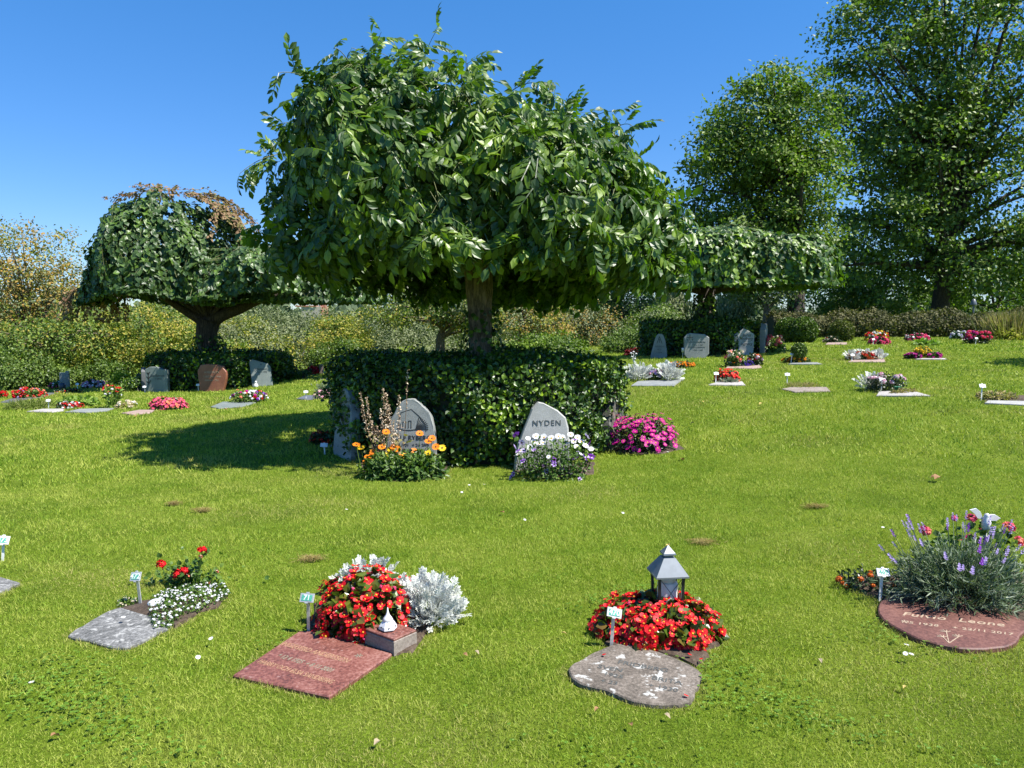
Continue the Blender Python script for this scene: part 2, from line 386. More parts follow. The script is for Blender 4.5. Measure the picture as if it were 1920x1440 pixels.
def hanging(buf, twigs, dm, nstr, step, lng, tm, size, mi=0, dep=(0, .3), t0r=(.05, .95), spread=.9, twr=.004, tmax=1.12, compound=True, side=.9, down=.35, phis=None, skip=None):
    """leafy shoots that run over a dome and hang at its rim"""
    for s in range(nstr):
        ph = rng.uniform(0, 2 * PI) if phis is None else rng.uniform(*phis)
        t0 = rng.uniform(*t0r) ** .8; d0 = rng.uniform(*dep) * rng.random() ** .3; dl = rng.uniform(*lng)
        pts = []; m = 14; tt = np.minimum(t0 + np.linspace(0, dl, m), tmax); pp = ph + np.cumsum(rng.normal(0, .03, m)) + np.linspace(0, rng.normal(0, .25), m)
        pts = dm(pp, tt, d0) + np.array([0, 0, -.0])
        pts = pts + np.linspace(0, 1, m)[:, None] ** 2 * unit(pts - dm.c) * rng.uniform(-.02, .12)
        keep = np.concatenate([[True], np.linalg.norm(np.diff(pts, axis=0), axis=1) > 1e-3]); pts = pts[keep]
        if len(pts) < 3 or (skip and skip(pts[0])): continue
        seg = np.linalg.norm(np.diff(pts, axis=0), axis=1); cum = np.concatenate([[0], np.cumsum(seg)])
        if cum[-1] < .15: continue
        nl = max(2, int(cum[-1] / step)); sv_ = np.linspace(.02, cum[-1], nl)
        q = np.stack([np.interp(sv_, cum, pts[:, i]) for i in range(3)], 1)
        T = unit(np.gradient(q, axis=0)); Nn = unit(q - dm.c)
        sd = np.cross(T, Nn) * np.where(np.arange(nl) % 2, 1, -1)[:, None]
        ax = T * .6 + sd * side * rng.uniform(.5, 1.1, (nl, 1)) + Nn * rng.uniform(.0, .6, (nl, 1)) + np.array([0, 0, -down]) + rng.normal(0, .28, (nl, 3))
        nr = Nn * .9 + np.array([0, 0, .65]) + rng.normal(0, .42, (nl, 3))
        sz = rng.uniform(size[0], size[1], nl)
        if compound:
            for j in range(len(tm)):
                k = np.arange(nl) % len(tm) == j
                scatter(buf, tm[j], q[k], ax[k], nr[k], sz[k], mi)
        else: scatter(buf, tm, q, ax, nr, sz, mi)
        if twigs is not None: tube(twigs, pts[::3] if len(pts) > 6 else pts, np.linspace(twr, twr * .5, len(pts[::3] if len(pts) > 6 else pts)), 4, 0, 0, False)

# ---------------------------------------------------------------- main weeping ash
TX, TY = -.45, 10.35; tz = h1(TX, TY)
ash = thing('weeping_ash_tree', 'large round weeping ash with arching sprays, standing inside the big ring hedge', 'tree', (0, 0, 0))
bt = Buf()
zz = np.linspace(tz - .1, 2.35, 14); rr = .155 + .05 * np.exp(-(zz - tz) * 3) + .035 * np.clip((zz - 1.6) / .7, 0, 1)
tube(bt, np.column_stack([TX + .03 * np.sin(zz * 1.3), TY + 0 * zz, zz]), rr, 22, 0, .03)
def Hash(phi): return 1 - .17 * np.cos(phi) - .03 * np.sin(2 * phi)
def Rash(phi): return 1 - .035 * np.cos(phi) + .03 * np.sin(3 * phi)
DA = dome(-.42, 10.3, 2.46, 1.98, 2.26, .90, .70, Rash, Hash, .085, seed=3, zf=lambda p: .16 * np.maximum(0, -np.sin(p)) - .2 * np.maximum(0, np.sin(p)) + .07 * np.sin(5 * p) + .12 * np.maximum(0, -np.cos(p)), tuck=.0, shx=-.32)
for i in range(18):
    ph = i / 18 * 2 * PI + rng.normal(0, .12); e = DA(ph, rng.uniform(.3, .75), .22)
    midp = np.array([TX + .5 * math.cos(ph), TY + .5 * math.sin(ph), e[2] * .55 + 2.3 * .45 + .7])
    pth = bez((TX + .06 * math.cos(ph), TY + .06 * math.sin(ph), 2.1), midp, e, 10)
    tube(bt, pth, np.linspace(.075, .016, 10) * rng.uniform(.8, 1.2), 7, 0, .06, False)
    e2 = DA(ph + .3, .95, .15); tube(bt, bez(pth[7], (pth[7] + e2) / 2 + (0, 0, .35), e2, 8), np.linspace(.02, .006, 8), 5, 0, 0, False)
link('trunk', bt.mesh('ash_trunk', BARK_GREY, True), ash)
bc = Buf(); tw = Buf()
hanging(bc, tw, DA, 235, .12, (.18, .5), PINN, (.22, .44), dep=(-.08, .24), side=1.0, down=.2)
hanging(bc, None, DA, 60, .12, (.2, .5), PINN, (.30, .45), dep=(-.1, .0), side=1.0, down=.3)
hanging(bc, None, DA, 200, .14, (.2, .6), PINN, (.28, .42), dep=(.15, .6), side=.9)
hanging(bc, tw, DA, 90, .12, (.15, .32), PINN, (.28, .42), dep=(0, .25), t0r=(.75, .98), side=.7, tmax=1.03)
def sprig(bf, twg, pts, size, step=.075, tm=PINN, up=.3, r0=.007):
    q0 = bez(*pts, n=12); seg = np.concatenate([[0], np.cumsum(np.linalg.norm(np.diff(q0, axis=0), axis=1))]); nl = max(3, int(seg[-1] / step))
    q = np.stack([np.interp(np.linspace(.05, seg[-1], nl), seg, q0[:, i]) for i in range(3)], 1)
    T = unit(np.gradient(q, axis=0)); sd = np.cross(T, rdir(nl)); ax = T * .55 + unit(sd) * .8 + (0, 0, .05); nr = np.array([0, -.5, .8]) + rng.normal(0, .3, (nl, 3))
    for j in range(len(tm)):
        k = np.arange(nl) % len(tm) == j; scatter(bf, tm[j], q[k], ax[k], nr[k], rng.uniform(*size, k.sum()))
    tube(twg, q0, np.linspace(r0, .003, 12), 5, 0, 0, False)
for (a0, b0, c0, dd) in [((830, 170), (760, 120), (705, 95), 10.2), ((790, 160), (790, 100), (820, 55), 10.4), ((760, 170), (740, 110), (765, 75), 10.0),
                         ((880, 150), (890, 110), (905, 105), 10.2), ((560, 290), (500, 280), (450, 325), 9.9), ((570, 250), (520, 230), (500, 300), 10.4),
                         ((1120, 270), (1170, 215), (1190, 240), 9.8), ((1080, 240), (1130, 200), (1165, 210), 10.4), ((590, 170), (560, 140), (555, 200), 10.3),
                         ((540, 410), (500, 390), (495, 430), 9.3), ((640, 160), (635, 120), (660, 135), 10.6), ((1190, 380), (1240, 370), (1262, 430), 9.6),
                         ((960, 170), (1000, 140), (1040, 170), 10.3), ((700, 150), (690, 110), (715, 60), 10.7)]:
    sprig(bc, tw, (at(*a0, dd + .3), at(*b0, dd), at(*c0, dd - .1)), (.22, .34))
for i in range(95):
    ph = rng.uniform(0, 2 * PI); t_ = rng.uniform(.22, .9); q0 = DA(ph, t_, .08); o_ = unit(q0 - DA.c); l_ = rng.uniform(.25, .6)
    q1 = q0 + l_ * .6 * o_ + np.array([0, 0, .22 * l_]); q2 = q0 + l_ * o_ + np.array([rng.normal(0, .1), rng.normal(0, .1), -.25 * l_ * t_]); sprig(bc, tw, (q0, q1, q2), (.22, .36), .09)
link('crown', bc.mesh('ash_crown', ASH), ash); link('twigs', tw.mesh('ash_twigs', TWIG), ash)

# ---------------------------------------------------------------- weeping elms
def elm(label, trunk_pts, trunk_r, limbs, domes, mat, dead=None, size=(.10, .15), fork_r=.2):
    root = thing('weeping_elm_tree', label, 'tree', (0, 0, 0)); bt = Buf(); bc = Buf(); tw = Buf()
    tube(bt, trunk_pts, trunk_r, 14, 0, .07)
    for a0, b0, c0, r0 in limbs: tube(bt, bez(a0, b0, c0, 9), np.linspace(r0, r0 * .35, 9), 9, 0, .08)
    for dm, n1, n2 in domes:
        hanging(bc, tw, dm, n1, .075, (.2, .7), L_ROUND, size, dep=(0, .14), compound=False, side=.55, down=.5, twr=.006, tmax=1.05)
        hanging(bc, None, dm, n2, .12, (.2, .6), L_ROUND, size, dep=(.15, .55), compound=False, side=.7, down=.4, tmax=1.03)
        for i in range(10):
            ph = rng.uniform(0, 2 * PI); e = dm(ph, rng.uniform(.3, .95), .15); s = np.array(trunk_pts[-1])
            tube(bt, bez(s, (s + e) / 2 + (0, 0, .5), e, 9), np.linspace(.06, .015, 9), 6, 0, .1, False)
    link('trunk', bt.mesh('elm_trunk', BARK_DARK, True), root); link('crown', bc.mesh('elm_crown', mat), root)
    link('twigs', tw.mesh('elm_twigs', TWIG), root)
    if dead:
        bd = Buf()
        for dm, kw in dead: hanging(bd, bd, dm, tm=L_OVAL, size=(.08, .13), compound=False, side=.8, down=.3, step=.06, **kw)
        link('dead_foliage', bd.mesh('elm_dead', DEAD), root)
    return root
c = at(392, 660, 21.3); lx, ly, lz = c[0], c[1], h1(c[0], c[1])
lzb = lambda y, d=21.3: at(0, y, d)[2]
dA = dome(at(285, 0, 21)[0], 21.2, lzb(552), lzb(375) - lzb(552), 2.15, .8, .85, lambda p: 1 + .1 * np.cos(p), None, .10, seed=5, zf=lambda p: .15 * np.sin(3 * p))
dB = dome(at(470, 0, 21)[0], 21.2, lzb(548), lzb(462) - lzb(548), 2.35, .8, .7, None, None, .12, sx=1.0, seed=6, zf=lambda p: .12 * np.sin(4 * p))
dC = dome(at(585, 0, 21)[0], 21.3, lzb(556), lzb(450) - lzb(556), 1.75, .75, .55, None, None, .05, seed=8)
dAd = dome(at(300, 0, 21)[0], 21.1, lzb(500), lzb(362) - lzb(500), 2.15, .75, .8, None, None, .05, seed=9)
elm('broad weeping elm on the left with browned dead sprays along its top and left tip', [(lx, ly, lz - .2), (lx + .03, ly, lz + .6), (lx - .05, ly, lz + 1.3), (lx + .02, ly, lzb(600))],
    [.36, .29, .27, .3],
    [((lx, ly, lzb(605)), tuple(at(430, 585, 21.2)), tuple(at(500, 560, 21)), .2), ((lx, ly, lzb(605)), tuple(at(350, 590, 21.2)), tuple(at(290, 545, 21)), .17),
     ((lx, ly, lzb(605)), tuple(at(400, 560, 22)), tuple(at(380, 480, 22)), .15), (tuple(at(500, 560, 21)), tuple(at(560, 540, 21)), tuple(at(620, 530, 21.3)), .1)],
    [(dA, 520, 190), (dB, 330, 130), (dC, 240, 80)], ELM, size=(.12, .17),
    dead=[(dAd, dict(nstr=45, lng=(.05, .22), dep=(-.05, .02), t0r=(.0, .16), phis=(0, 6.3))), (dAd, dict(nstr=60, lng=(.1, .35), dep=(-.06, .03), t0r=(.05, .5), phis=(-.5, .35))),
          (dome(at(150, 0, 20.6)[0], 20.7, lzb(585), lzb(535) - lzb(585), .75, .7, .7, seed=31), dict(nstr=60, lng=(.3, .8), dep=(-.1, .3), t0r=(.0, .9)))])
c = at(1320, 640, 21.6); rx_, ry_, rz_ = c[0], c[1], h1(c[0], c[1])
zb = lambda y, d=21.3: at(0, y, d)[2]
eA = dome(at(1330, 0, 21.4)[0], 21.5, zb(530), zb(428) - zb(530), 2.05, .55, .42, None, None, .035, seed=15)
eB = dome(at(1440, 0, 21.4)[0], 21.5, zb(526), zb(436) - zb(526), 2.1, .72, .5, None, lambda p: 1 - .12 * np.cos(p), .035, seed=16)
eC = dome(at(1235, 0, 21.4)[0], 21.6, zb(520), zb(438) - zb(520), 1.4, .7, .5, None, None, .04, seed=17)
elm('flat topped weeping elm clipped like a mushroom, on the right behind three upright stones', [(rx_, ry_, rz_ - .2), (rx_ + .02, ry_, rz_ + .7), (rx_ + .06, ry_, zb(540))], [.34, .24, .22],
    [((rx_, ry_, zb(550)), tuple(at(1380, 530, 21.4)), tuple(at(1500, 520, 21.3)), .12), ((rx_, ry_, zb(548)), tuple(at(1270, 535, 21.4)), tuple(at(1210, 525, 21.3)), .11)],
    [(eA, 300, 100), (eB, 300, 100), (eC, 150, 40)], ELM2, size=(.13, .18))

qx, qy = 14.3, 15.2; qz = h1(qx, qy)
elm('weeping elm standing outside the right edge, known only by its shadow on the lawn', [(qx, qy, qz - .2), (qx, qy, qz + .8), (qx + .05, qy, qz + 2.0)], [.3, .24, .22], [((qx, qy, qz + 1.8), (qx + .8, qy, qz + 2.5), (qx + 1.5, qy, qz + 2.2), .1)],
    [(dome(qx, qy, qz + 2.1, 1.5, 2.3, .7, .6, None, None, .05, seed=41), 220, 120)], ELM, size=(.13, .18))
# ---------------------------------------------------------------- ivy on trunks
def ivy(root, cx, cy, z0, z1, r, n, sz):
    bf = Buf(); th = rng.uniform(0, 2 * PI, n); u = rng.random(n) ** 1.8; z = z0 + (z1 - z0) * u; rad = r * (1 + .6 * (1 - u) * rng.random(n)) + .02
    p = np.column_stack([cx + rad * np.cos(th), cy + rad * np.sin(th), z]); nn = np.column_stack([np.cos(th), np.sin(th), .4 + 0 * th])
    scatter(bf, L_ROUND, p, np.column_stack([0 * th, 0 * th, -1 + 0 * th]) + rdir(n) * .6 + nn * .3, nn + rdir(n) * .4, rng.uniform(*sz, n)); link('ivy', bf.mesh('ivy', HEDGE), root)
ivy(ash, TX + .05, TY - .1, .9, 1.75, .2, 420, (.05, .08))
ivy([o for o in COL.objects if o.name.startswith('weeping_elm_tree')][1], rx_, ry_, rz_ + .5, zb(548), .25, 900, (.07, .11))
ivy([o for o in COL.objects if o.name.startswith('weeping_elm_tree')][0], lx, ly, lz + .4, lz + 1.4, .36, 500, (.07, .11))

# ---------------------------------------------------------------- ring hedges
def ring_hedge(label, cx, cy, R, H, n, size, mat=HEDGE, notches=()):
    root = thing('ring_hedge', label, 'hedge', (cx, cy, h1(cx, cy))); z0 = h1(cx, cy)
    bi = Buf(); th = np.linspace(0, 2 * PI, 48, endpoint=False)
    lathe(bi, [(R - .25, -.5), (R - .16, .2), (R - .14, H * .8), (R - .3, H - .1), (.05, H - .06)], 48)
    V = bi.v[0]; link('dark_core', bi.mesh('hedge_core', plain('hedge_core', (.012, .018, .008), .9)), root)  # solid dark core added behind the leaves to block see-through
    bf = Buf()
    k = int(n * .66); th = rng.uniform(0, 2 * PI, k); u = rng.random(k)
    lump = 1 + .035 * np.sin(5 * th + 3 * u) + .03 * np.sin(11 * th + 7 * u + 1) + .02 * np.sin(23 * th - 9 * u)
    rad = R * lump * (1 - .05 * np.clip(u - .8, 0, 1) * 5) + rng.normal(-.03, .045, k); px_ = cx + rad * np.cos(th); py_ = cy + rad * np.sin(th)
    gz = hgt(px_, py_) - z0; zz_ = gz + u * (H - gz) + .02
    pos = np.column_stack([px_ - cx, py_ - cy, zz_]); nn = np.column_stack([np.cos(th), np.sin(th), 0 * th + .35]) + rdir(k) * .5
    ax = np.column_stack([np.cos(th) * .4, np.sin(th) * .4, .25 + 0 * th]) + rdir(k) * .9
    keep = np.ones(k, bool)
    for (nx0, ny0, nw, nh) in notches: keep &= ~((np.hypot(pos[:, 0] + cx - nx0, pos[:, 1] + cy - ny0) < nw) & (zz_ < nh))
    scatter(bf, L_OVAL, pos[keep], ax[keep], nn[keep], rng.uniform(size[0], size[1], k)[keep])
    k = n - k; th = rng.uniform(0, 2 * PI, k); rad = R * np.sqrt(rng.random(k))
    pos = np.column_stack([rad * np.cos(th), rad * np.sin(th), H + rng.normal(0, .045, k) + .03 * np.sin(3 * rad * np.cos(th)) - .08 * np.clip(rad / R - .9, 0, 1) * 10])
    scatter(bf, L_OVAL, pos, rdir(k) + (0, 0, .5), rdir(k) * .6 + (0, 0, 1), rng.uniform(size[0], size[1], k))
    # loose young shoots standing out of the clipped surface
    for i in range(int(40 * R)):
        th = rng.uniform(0, 2 * PI); u = rng.uniform(.2, 1.05); q0 = np.array([R * math.cos(th), R * math.sin(th), u * H]); dr = unit(np.array([[math.cos(th) * .5, math.sin(th) * .5, .8]]) + rdir(1) * .3)[0]
        m2 = 7; q = q0 + np.linspace(0, rng.uniform(.08, .2), m2)[:, None] * dr
        scatter(bf, L_OVAL, q, rdir(m2) * .8 + dr * .5, rdir(m2) * .5 + (0, 0, 1), rng.uniform(size[0], size[1], m2))
    link('foliage', bf.mesh('hedge_leaves', mat), root); DISCS.append((cx, cy, R - .05)); return root
ring_hedge('large round clipped ivy-green hedge ringing the trunk of the central tree', -.46, 10.3, 1.86, 1.08, 26000, (.045, .078))
ring_hedge('low dark ring hedge under the left elm, behind the brown headstone', at(395, 0, 21.3)[0], 21.3, 1.8, .8, 7500, (.07, .11))
ring_hedge('low dark ring hedge under the right elm, behind the gable-shaped headstone', at(1322, 0, 21.8)[0], 21.8, 1.6, .86, 8000, (.07, .11))

# ---------------------------------------------------------------- background trees and shrubs
def broad(name, label, base, lobes, nclump, per, lsize, csize, mats, trunk=None, barkm=BARK_DARK, limb_n=24, tmpl=L_TINY, cat='tree', group=None, flat=.7, stems=0, wid=1.0, parts='crown', droop=-.25, fill=.45):
    root = thing(name, label, cat, tuple(base), group); bx_, by_, bz_ = base
    lobes = np.array(lobes, float); wts = lobes[:, 3] * lobes[:, 4] * lobes[:, 5]; wts = wts / wts.sum()
    li = rng.choice(len(lobes), nclump, p=wts); u = rdir(nclump); rf = fill + (1.08 - fill) * rng.random(nclump) ** .6
    cen = lobes[li, :3] + u * lobes[li, 3:6] * rf[:, None]
    cen[:, 2] = np.maximum(cen[:, 2], .15)
    bf = Buf(); k = nclump * per; ci = np.repeat(np.arange(nclump), per); cs = csize * rng.uniform(.6, 1.3, nclump)
    pos = cen[ci] + rng.normal(size=(k, 3)) * cs[ci, None] * np.array([1, 1, flat]) * .55
    out_ = unit(pos - lobes[li[ci], :3] * [1, 1, .9]); nr = out_ * .6 + (0, 0, .75) + rdir(k) * .75
    mats = mats if isinstance(mats, (list, tuple)) else [mats]
    sel = rng.integers(0, len(mats), nclump)[ci]
    for j in range(len(mats)):
        q = sel == j; scatter(bf, tmpl, pos[q], (out_ * .5 + rdir(k) * .9 + (0, 0, droop))[q], nr[q], rng.uniform(lsize * .7, lsize * 1.3, q.sum()), j, wid)
    link(parts, bf.mesh(name + '_leaves', mats), root)
    bt = Buf()
    if trunk:
        tr, th_, top = trunk   # radius, fork height, top
        zs = np.linspace(-.3, top, 10); pth = np.column_stack([.12 * np.sin(zs * .4) * (zs > 0), .0 * zs, zs])
        pth[:, :2] += np.clip((zs - th_) / max(.1, top - th_), 0, 1)[:, None] * (lobes[np.argmax(lobes[:, 2]), :2] * .5)
        rad = tr * np.clip(1 - .9 * np.clip((zs - th_ * .6) / (top - th_ * .6), 0, 1), .1, 1) * (1 + .35 * np.exp(-np.maximum(zs, 0) * 2.5))
        tube(bt, pth, rad, 12, 0, .05)
        for i in range(limb_n):
            e = cen[rng.integers(nclump)]; zs0 = rng.uniform(th_ * .9, min(top * .85, max(th_ + .2, e[2])))
            s = np.array([np.interp(zs0, zs, pth[:, 0]), np.interp(zs0, zs, pth[:, 1]), zs0]); r0 = np.interp(zs0, zs, rad) * .5
            tube(bt, bez(s, (s + e) / 2 + (0, 0, .12 * np.linalg.norm(e - s)), e, 7), np.linspace(r0, max(.012, r0 * .15), 7), 6, 0, .08, False)
    for i in range(stems):
        e = cen[rng.integers(nclump)]; s = np.array([rng.normal(0, .15), rng.normal(0, .15), -.1]) + [e[0] * .3, e[1] * .3, 0]
        tube(bt, bez(s, (s + e) / 2 + (0, 0, .2), e, 6), np.linspace(.035, .01, 6), 5, 0, 0, False)
    if trunk or stems: link('trunk' if trunk else 'stems', bt.mesh(name + '_wood', barkm, True), root)
    return root
GREEN_T = leafmat('tall_tree_leaf', [(.06, .10, .022), (.10, .16, .03), (.15, .22, .045), (.22, .30, .06)], .5, .35, .5, .8)
GREEN_L = leafmat('light_tree_leaf', [(.065, .115, .014), (.10, .165, .018), (.15, .225, .024), (.20, .28, .03)], .5, .35, .3, .6)
OLIVE = leafmat('olive_leaf', [(.07, .095, .035), (.12, .15, .06), (.17, .20, .09), (.23, .25, .13)], .6, .2, .3, .9)
YELLOW = leafmat('yellow_leaf', [(.11, .15, .025), (.20, .23, .035), (.32, .31, .05), (.44, .35, .07)], .5, .35, .3, 1.0)
ORANGE = leafmat('orange_leaf', [(.16, .14, .04), (.30, .20, .05), (.42, .25, .06), (.36, .32, .08)], .6, .3, .3, 1.0)
MIDG = leafmat('mid_leaf', [(.045, .085, .015), (.08, .13, .02), (.12, .19, .028), (.2, .27, .04)], .5, .25, .3, .9)
WILLOW = leafmat('pale_leaf', [(.16, .18, .09), (.22, .24, .12), (.28, .30, .16)], .6, .3, .3, .9)
BUSHG = leafmat('box_leaf', [(.05, .09, .012), (.08, .13, .018), (.12, .18, .022)], .45, .2, .4, 3)
BROWNH = leafmat('brown_hedge_leaf', [(.05, .055, .02), (.08, .085, .03), (.12, .115, .045), (.16, .15, .06)], .6, .2, .2, 2)

def gp(px, Y, py=None):
    x = (px - 960) / FPX * Y * 1.0; x = at(px, 620, Y)[0]; return (x, Y, h1(x, Y))
def lobes_px(base, L):
    "(px, py, dY, rpx, rpy, ry metres) -> local lobes"
    o = []
    for (px, py, dY, a, b_, ry) in L:
        Y = base[1] + dY; c = at(px, py, Y); o.append((c[0] - base[0], dY, c[2] - base[2], a / FPX * Y, ry, b_ / FPX * Y))
    return o
B1 = gp(1760, 42)
broad('ash_tree', 'huge dark green tree at the right edge with one thick dark trunk', B1,
      lobes_px(B1, [(1790, 150, 0, 230, 190, 5), (1700, 330, 0, 150, 150, 4.5), (1860, 380, 0, 190, 160, 5), (1640, 110, 0, 125, 110, 3.5), (1630, 430, -1, 95, 120, 3), (1690, 230, 0, 150, 120, 4), (1800, 500, 0, 200, 70, 4), (1900, -60, 0, 260, 160, 5), (1700, -40, 1, 110, 100, 3)]),
      760, 100, .21, 1.05, [GREEN_T, MIDG, GREEN_T], (.42, 3.0, 17), limb_n=70, tmpl=(L_TINY[0] * [1.15, 1, 1], L_TINY[1]), flat=.5)
B2 = gp(1488, 34)
broad('ash_tree', 'tall lighter green tree left of the huge one, forked trunk below the clipped elm', B2,
      lobes_px(B2, [(1430, 260, 0, 90, 95, 3), (1345, 340, 0, 75, 75, 2.6), (1480, 330, 0, 80, 110, 3), (1385, 440, 0, 95, 70, 3.2), (1500, 210, 1, 50, 60, 2.2), (1460, 480, 0, 100, 55, 3), (1445, 165, 0, 40, 42, 1.6), (1330, 290, 0, 40, 45, 2), (1400, 210, 0, 40, 40, 2), (1535, 290, 0, 40, 45, 1.6), (1300, 405, 0, 32, 36, 1.6), (1495, 150, 0, 30, 30, 1.4)]),
      330, 125, .17, .80, [GREEN_L, MIDG, MIDG], (.36, 1.6, 11), limb_n=60, flat=.5)
B3 = gp(1860, 50)
broad('lime_tree', 'pale green tree filling the gap behind the right edge under the huge tree', B3,
      lobes_px(B3, [(1880, 540, 0, 120, 60, 4), (1760, 520, 3, 90, 70, 4), (1960, 480, 0, 90, 90, 4)]), 260, 50, .2, .8, GREEN_L, (.2, 1.0, 4), limb_n=20)
B4 = gp(1436, 33)
broad('birch_tree', 'slim grey stemmed tree behind the right elm near the thin edge-on stone', B4,
      lobes_px(B4, [(1430, 535, 0, 70, 45, 1.5), (1390, 500, 1, 60, 45, 2)]), 110, 45, .13, .5, [MIDG, OLIVE], (.17, 1.2, 3.4), BARK_GREY, limb_n=14)
B5 = gp(1600, 50)
broad('maple_tree', 'dark leafy tree seen low between the two tall tree trunks on the right', B5,
      lobes_px(B5, [(1590, 500, 0, 90, 80, 4), (1660, 540, -2, 70, 50, 3), (1560, 560, 0, 50, 35, 3)]), 260, 50, .2, .8, [GREEN_T, MIDG], (.25, 1.0, 5), limb_n=16)
for i, (px, py, ra, rb, Y, lab) in enumerate([(1250, 575, 38, 22, 44, 'pale weeping willow far off, left of the right elm trunk'), (1375, 575, 36, 24, 48, 'pale weeping willow far off, right of the right elm trunk')]):
    Bw = gp(px, Y); broad('willow_tree', lab, Bw, lobes_px(Bw, [(px, py, 0, ra, rb, 1.5), (px + 8, py - 25, 0, ra * .6, rb, 1.2)]), 100, 40, .2, .5, WILLOW, (.15, .7, 2.6), limb_n=8, tmpl=L_NARROW, droop=-1.6, flat=1.3)
# trees and shrubs on the left and behind the hedge, each its own thing
def bush(name, label, px, Y, L, ncl, per, ls, cs, mats, trunk=None, barkm=BARK_DARK, **k):
    Bq = gp(px, Y); return broad(name, label, Bq, lobes_px(Bq, L), ncl, per, ls, cs, mats, trunk, barkm, **k)
SH = dict(cat='shrub', parts='foliage', stems=8, fill=.6)
bush('rowan_tree', 'thin leaved orange and yellow tree rising at the far left edge', 60, 30, [(50, 500, 0, 70, 75, 2), (20, 560, 0, 60, 70, 2), (110, 480, 0, 35, 55, 1.5), (90, 560, 0, 70, 60, 2), (0, 460, 0, 40, 45, 1.5)], 330, 34, .11, .5, [ORANGE, YELLOW, OLIVE, ORANGE], (.12, 1.4, 5.0), BARK_GREY, limb_n=60)
bush('hawthorn_tree', 'green and yellow tree with a short grey trunk, left of the small grey stones', 72, 27, [(70, 650, 0, 90, 45, 2), (150, 630, 0, 60, 45, 2), (10, 650, 0, 50, 50, 1.8)], 260, 48, .10, .42, [MIDG, YELLOW, MIDG], (.16, 1.0, 2.8), BARK_GREY, limb_n=24)
bush('elder_shrub', 'broad golden green shrub behind the left ring hedge, below the elm crown', 275, 29, [(270, 630, 0, 85, 55, 2), (340, 650, 0, 60, 45, 1.6), (215, 650, 0, 50, 60, 1.6)], 300, 48, .10, .4, [YELLOW, YELLOW, MIDG], **SH)
bush('hazel_shrub', 'dark green shrub in the gap between the left trunk and the golden shrub', 180, 31, [(180, 660, 0, 70, 60, 2), (120, 690, 0, 60, 40, 2), (240, 690, 0, 60, 35, 1.6)], 220, 45, .11, .45, [MIDG, GREEN_T], **SH)
bush('dogwood_shrub', 'low mixed green shrub in the far left corner', 15, 24, [(15, 700, 0, 60, 40, 1.3), (70, 712, 0, 40, 22, 1)], 120, 50, .09, .35, [MIDG, BUSHG], **SH)
bush('viburnum_shrub', 'rounded leafy shrub just behind the pale pink flowers at left', 180, 25, [(185, 705, 0, 34, 26, .8), (215, 700, 0, 20, 20, .7)], 80, 50, .08, .25, [MIDG, BUSHG], **SH)
bush('laurel_shrub', 'leafy shrub behind the small grey stones at far left', 110, 24, [(105, 708, 0, 34, 24, .8), (70, 705, 0, 22, 30, .8)], 80, 48, .08, .25, [BUSHG, MIDG], **SH)
bush('spirea_shrub', 'pale flowering shrub right of the left elm trunk', 455, 27, [(455, 640, 0, 55, 50, 1.5), (500, 660, 0, 45, 35, 1.5)], 170, 46, .09, .35, [YELLOW, OLIVE, WILLOW], **SH)
bush('sea_buckthorn_shrub', 'tall grey olive shrub right of the left elm, under a strip of sky', 540, 36, [(530, 635, 0, 80, 50, 3), (600, 640, 0, 60, 55, 3), (480, 620, 1, 50, 40, 3)], 360, 48, .11, .45, OLIVE, **SH)
bush('sea_buckthorn_shrub', 'grey olive shrub directly behind the left half of the big hedge', 720, 37, [(690, 635, 0, 60, 52, 3), (770, 650, 0, 80, 42, 3), (850, 660, 0, 50, 30, 3)], 380, 48, .11, .45, OLIVE, **SH)
bush('elder_shrub', 'round yellow topped shrub standing in front of the grey olive shrubs', 635, 29, [(635, 650, 0, 58, 50, 1.6), (655, 620, 0, 40, 25, 1.2)], 190, 50, .09, .35, [YELLOW, MIDG, YELLOW], **SH)
bush('ivy_shrub', 'bright green low shrub at the foot of the round yellow shrub', 620, 25.5, [(615, 672, 0, 32, 24, .7), (650, 665, 0, 28, 30, .7)], 90, 50, .08, .22, [BUSHG, GREEN_L], **SH)
bush('whitebeam_tree', 'spreading tree with a V shaped fork seen just left of the central trunk', 824, 30, [(780, 575, 0, 90, 32, 2.5), (860, 570, 0, 70, 34, 2.5), (730, 590, 0, 40, 20, 1.5), (900, 600, 0, 45, 30, 1.5)], 260, 44, .11, .42, [MIDG, OLIVE, YELLOW], (.17, .9, 2.3), BARK_GREY, limb_n=34)
bush('rowan_tree', 'airy copper tinted tree just right of the central trunk', 975, 31, [(975, 590, 0, 55, 50, 2), (1030, 610, 0, 50, 45, 2)], 200, 36, .10, .42, [ORANGE, OLIVE, YELLOW], (.09, .6, 3.0), BARK_GREY, limb_n=50)
bush('rowan_tree', 'airy grey gold tree behind the right half of the big hedge', 1085, 33, [(1080, 600, 0, 50, 48, 2), (1130, 620, 0, 40, 40, 2)], 170, 36, .10, .42, [OLIVE, ORANGE, OLIVE], (.09, .6, 3.0), BARK_GREY, limb_n=44)
bush('hazel_shrub', 'bright green shrub peeking over the big hedge right of the trunk', 1020, 20, [(1015, 650, 0, 55, 20, 1), (1060, 655, 0, 40, 16, 1)], 130, 50, .07, .25, [GREEN_L, BUSHG], **SH)
bush('birch_tree', 'tree filling the gap between the central crown and the right elm', 1165, 36, [(1160, 565, 0, 55, 55, 2.5), (1130, 540, 0, 50, 35, 2.5), (1205, 590, 0, 35, 35, 2)], 230, 46, .12, .5, [MIDG, GREEN_L, OLIVE], (.14, .8, 4.0), BARK_GREY, limb_n=24)
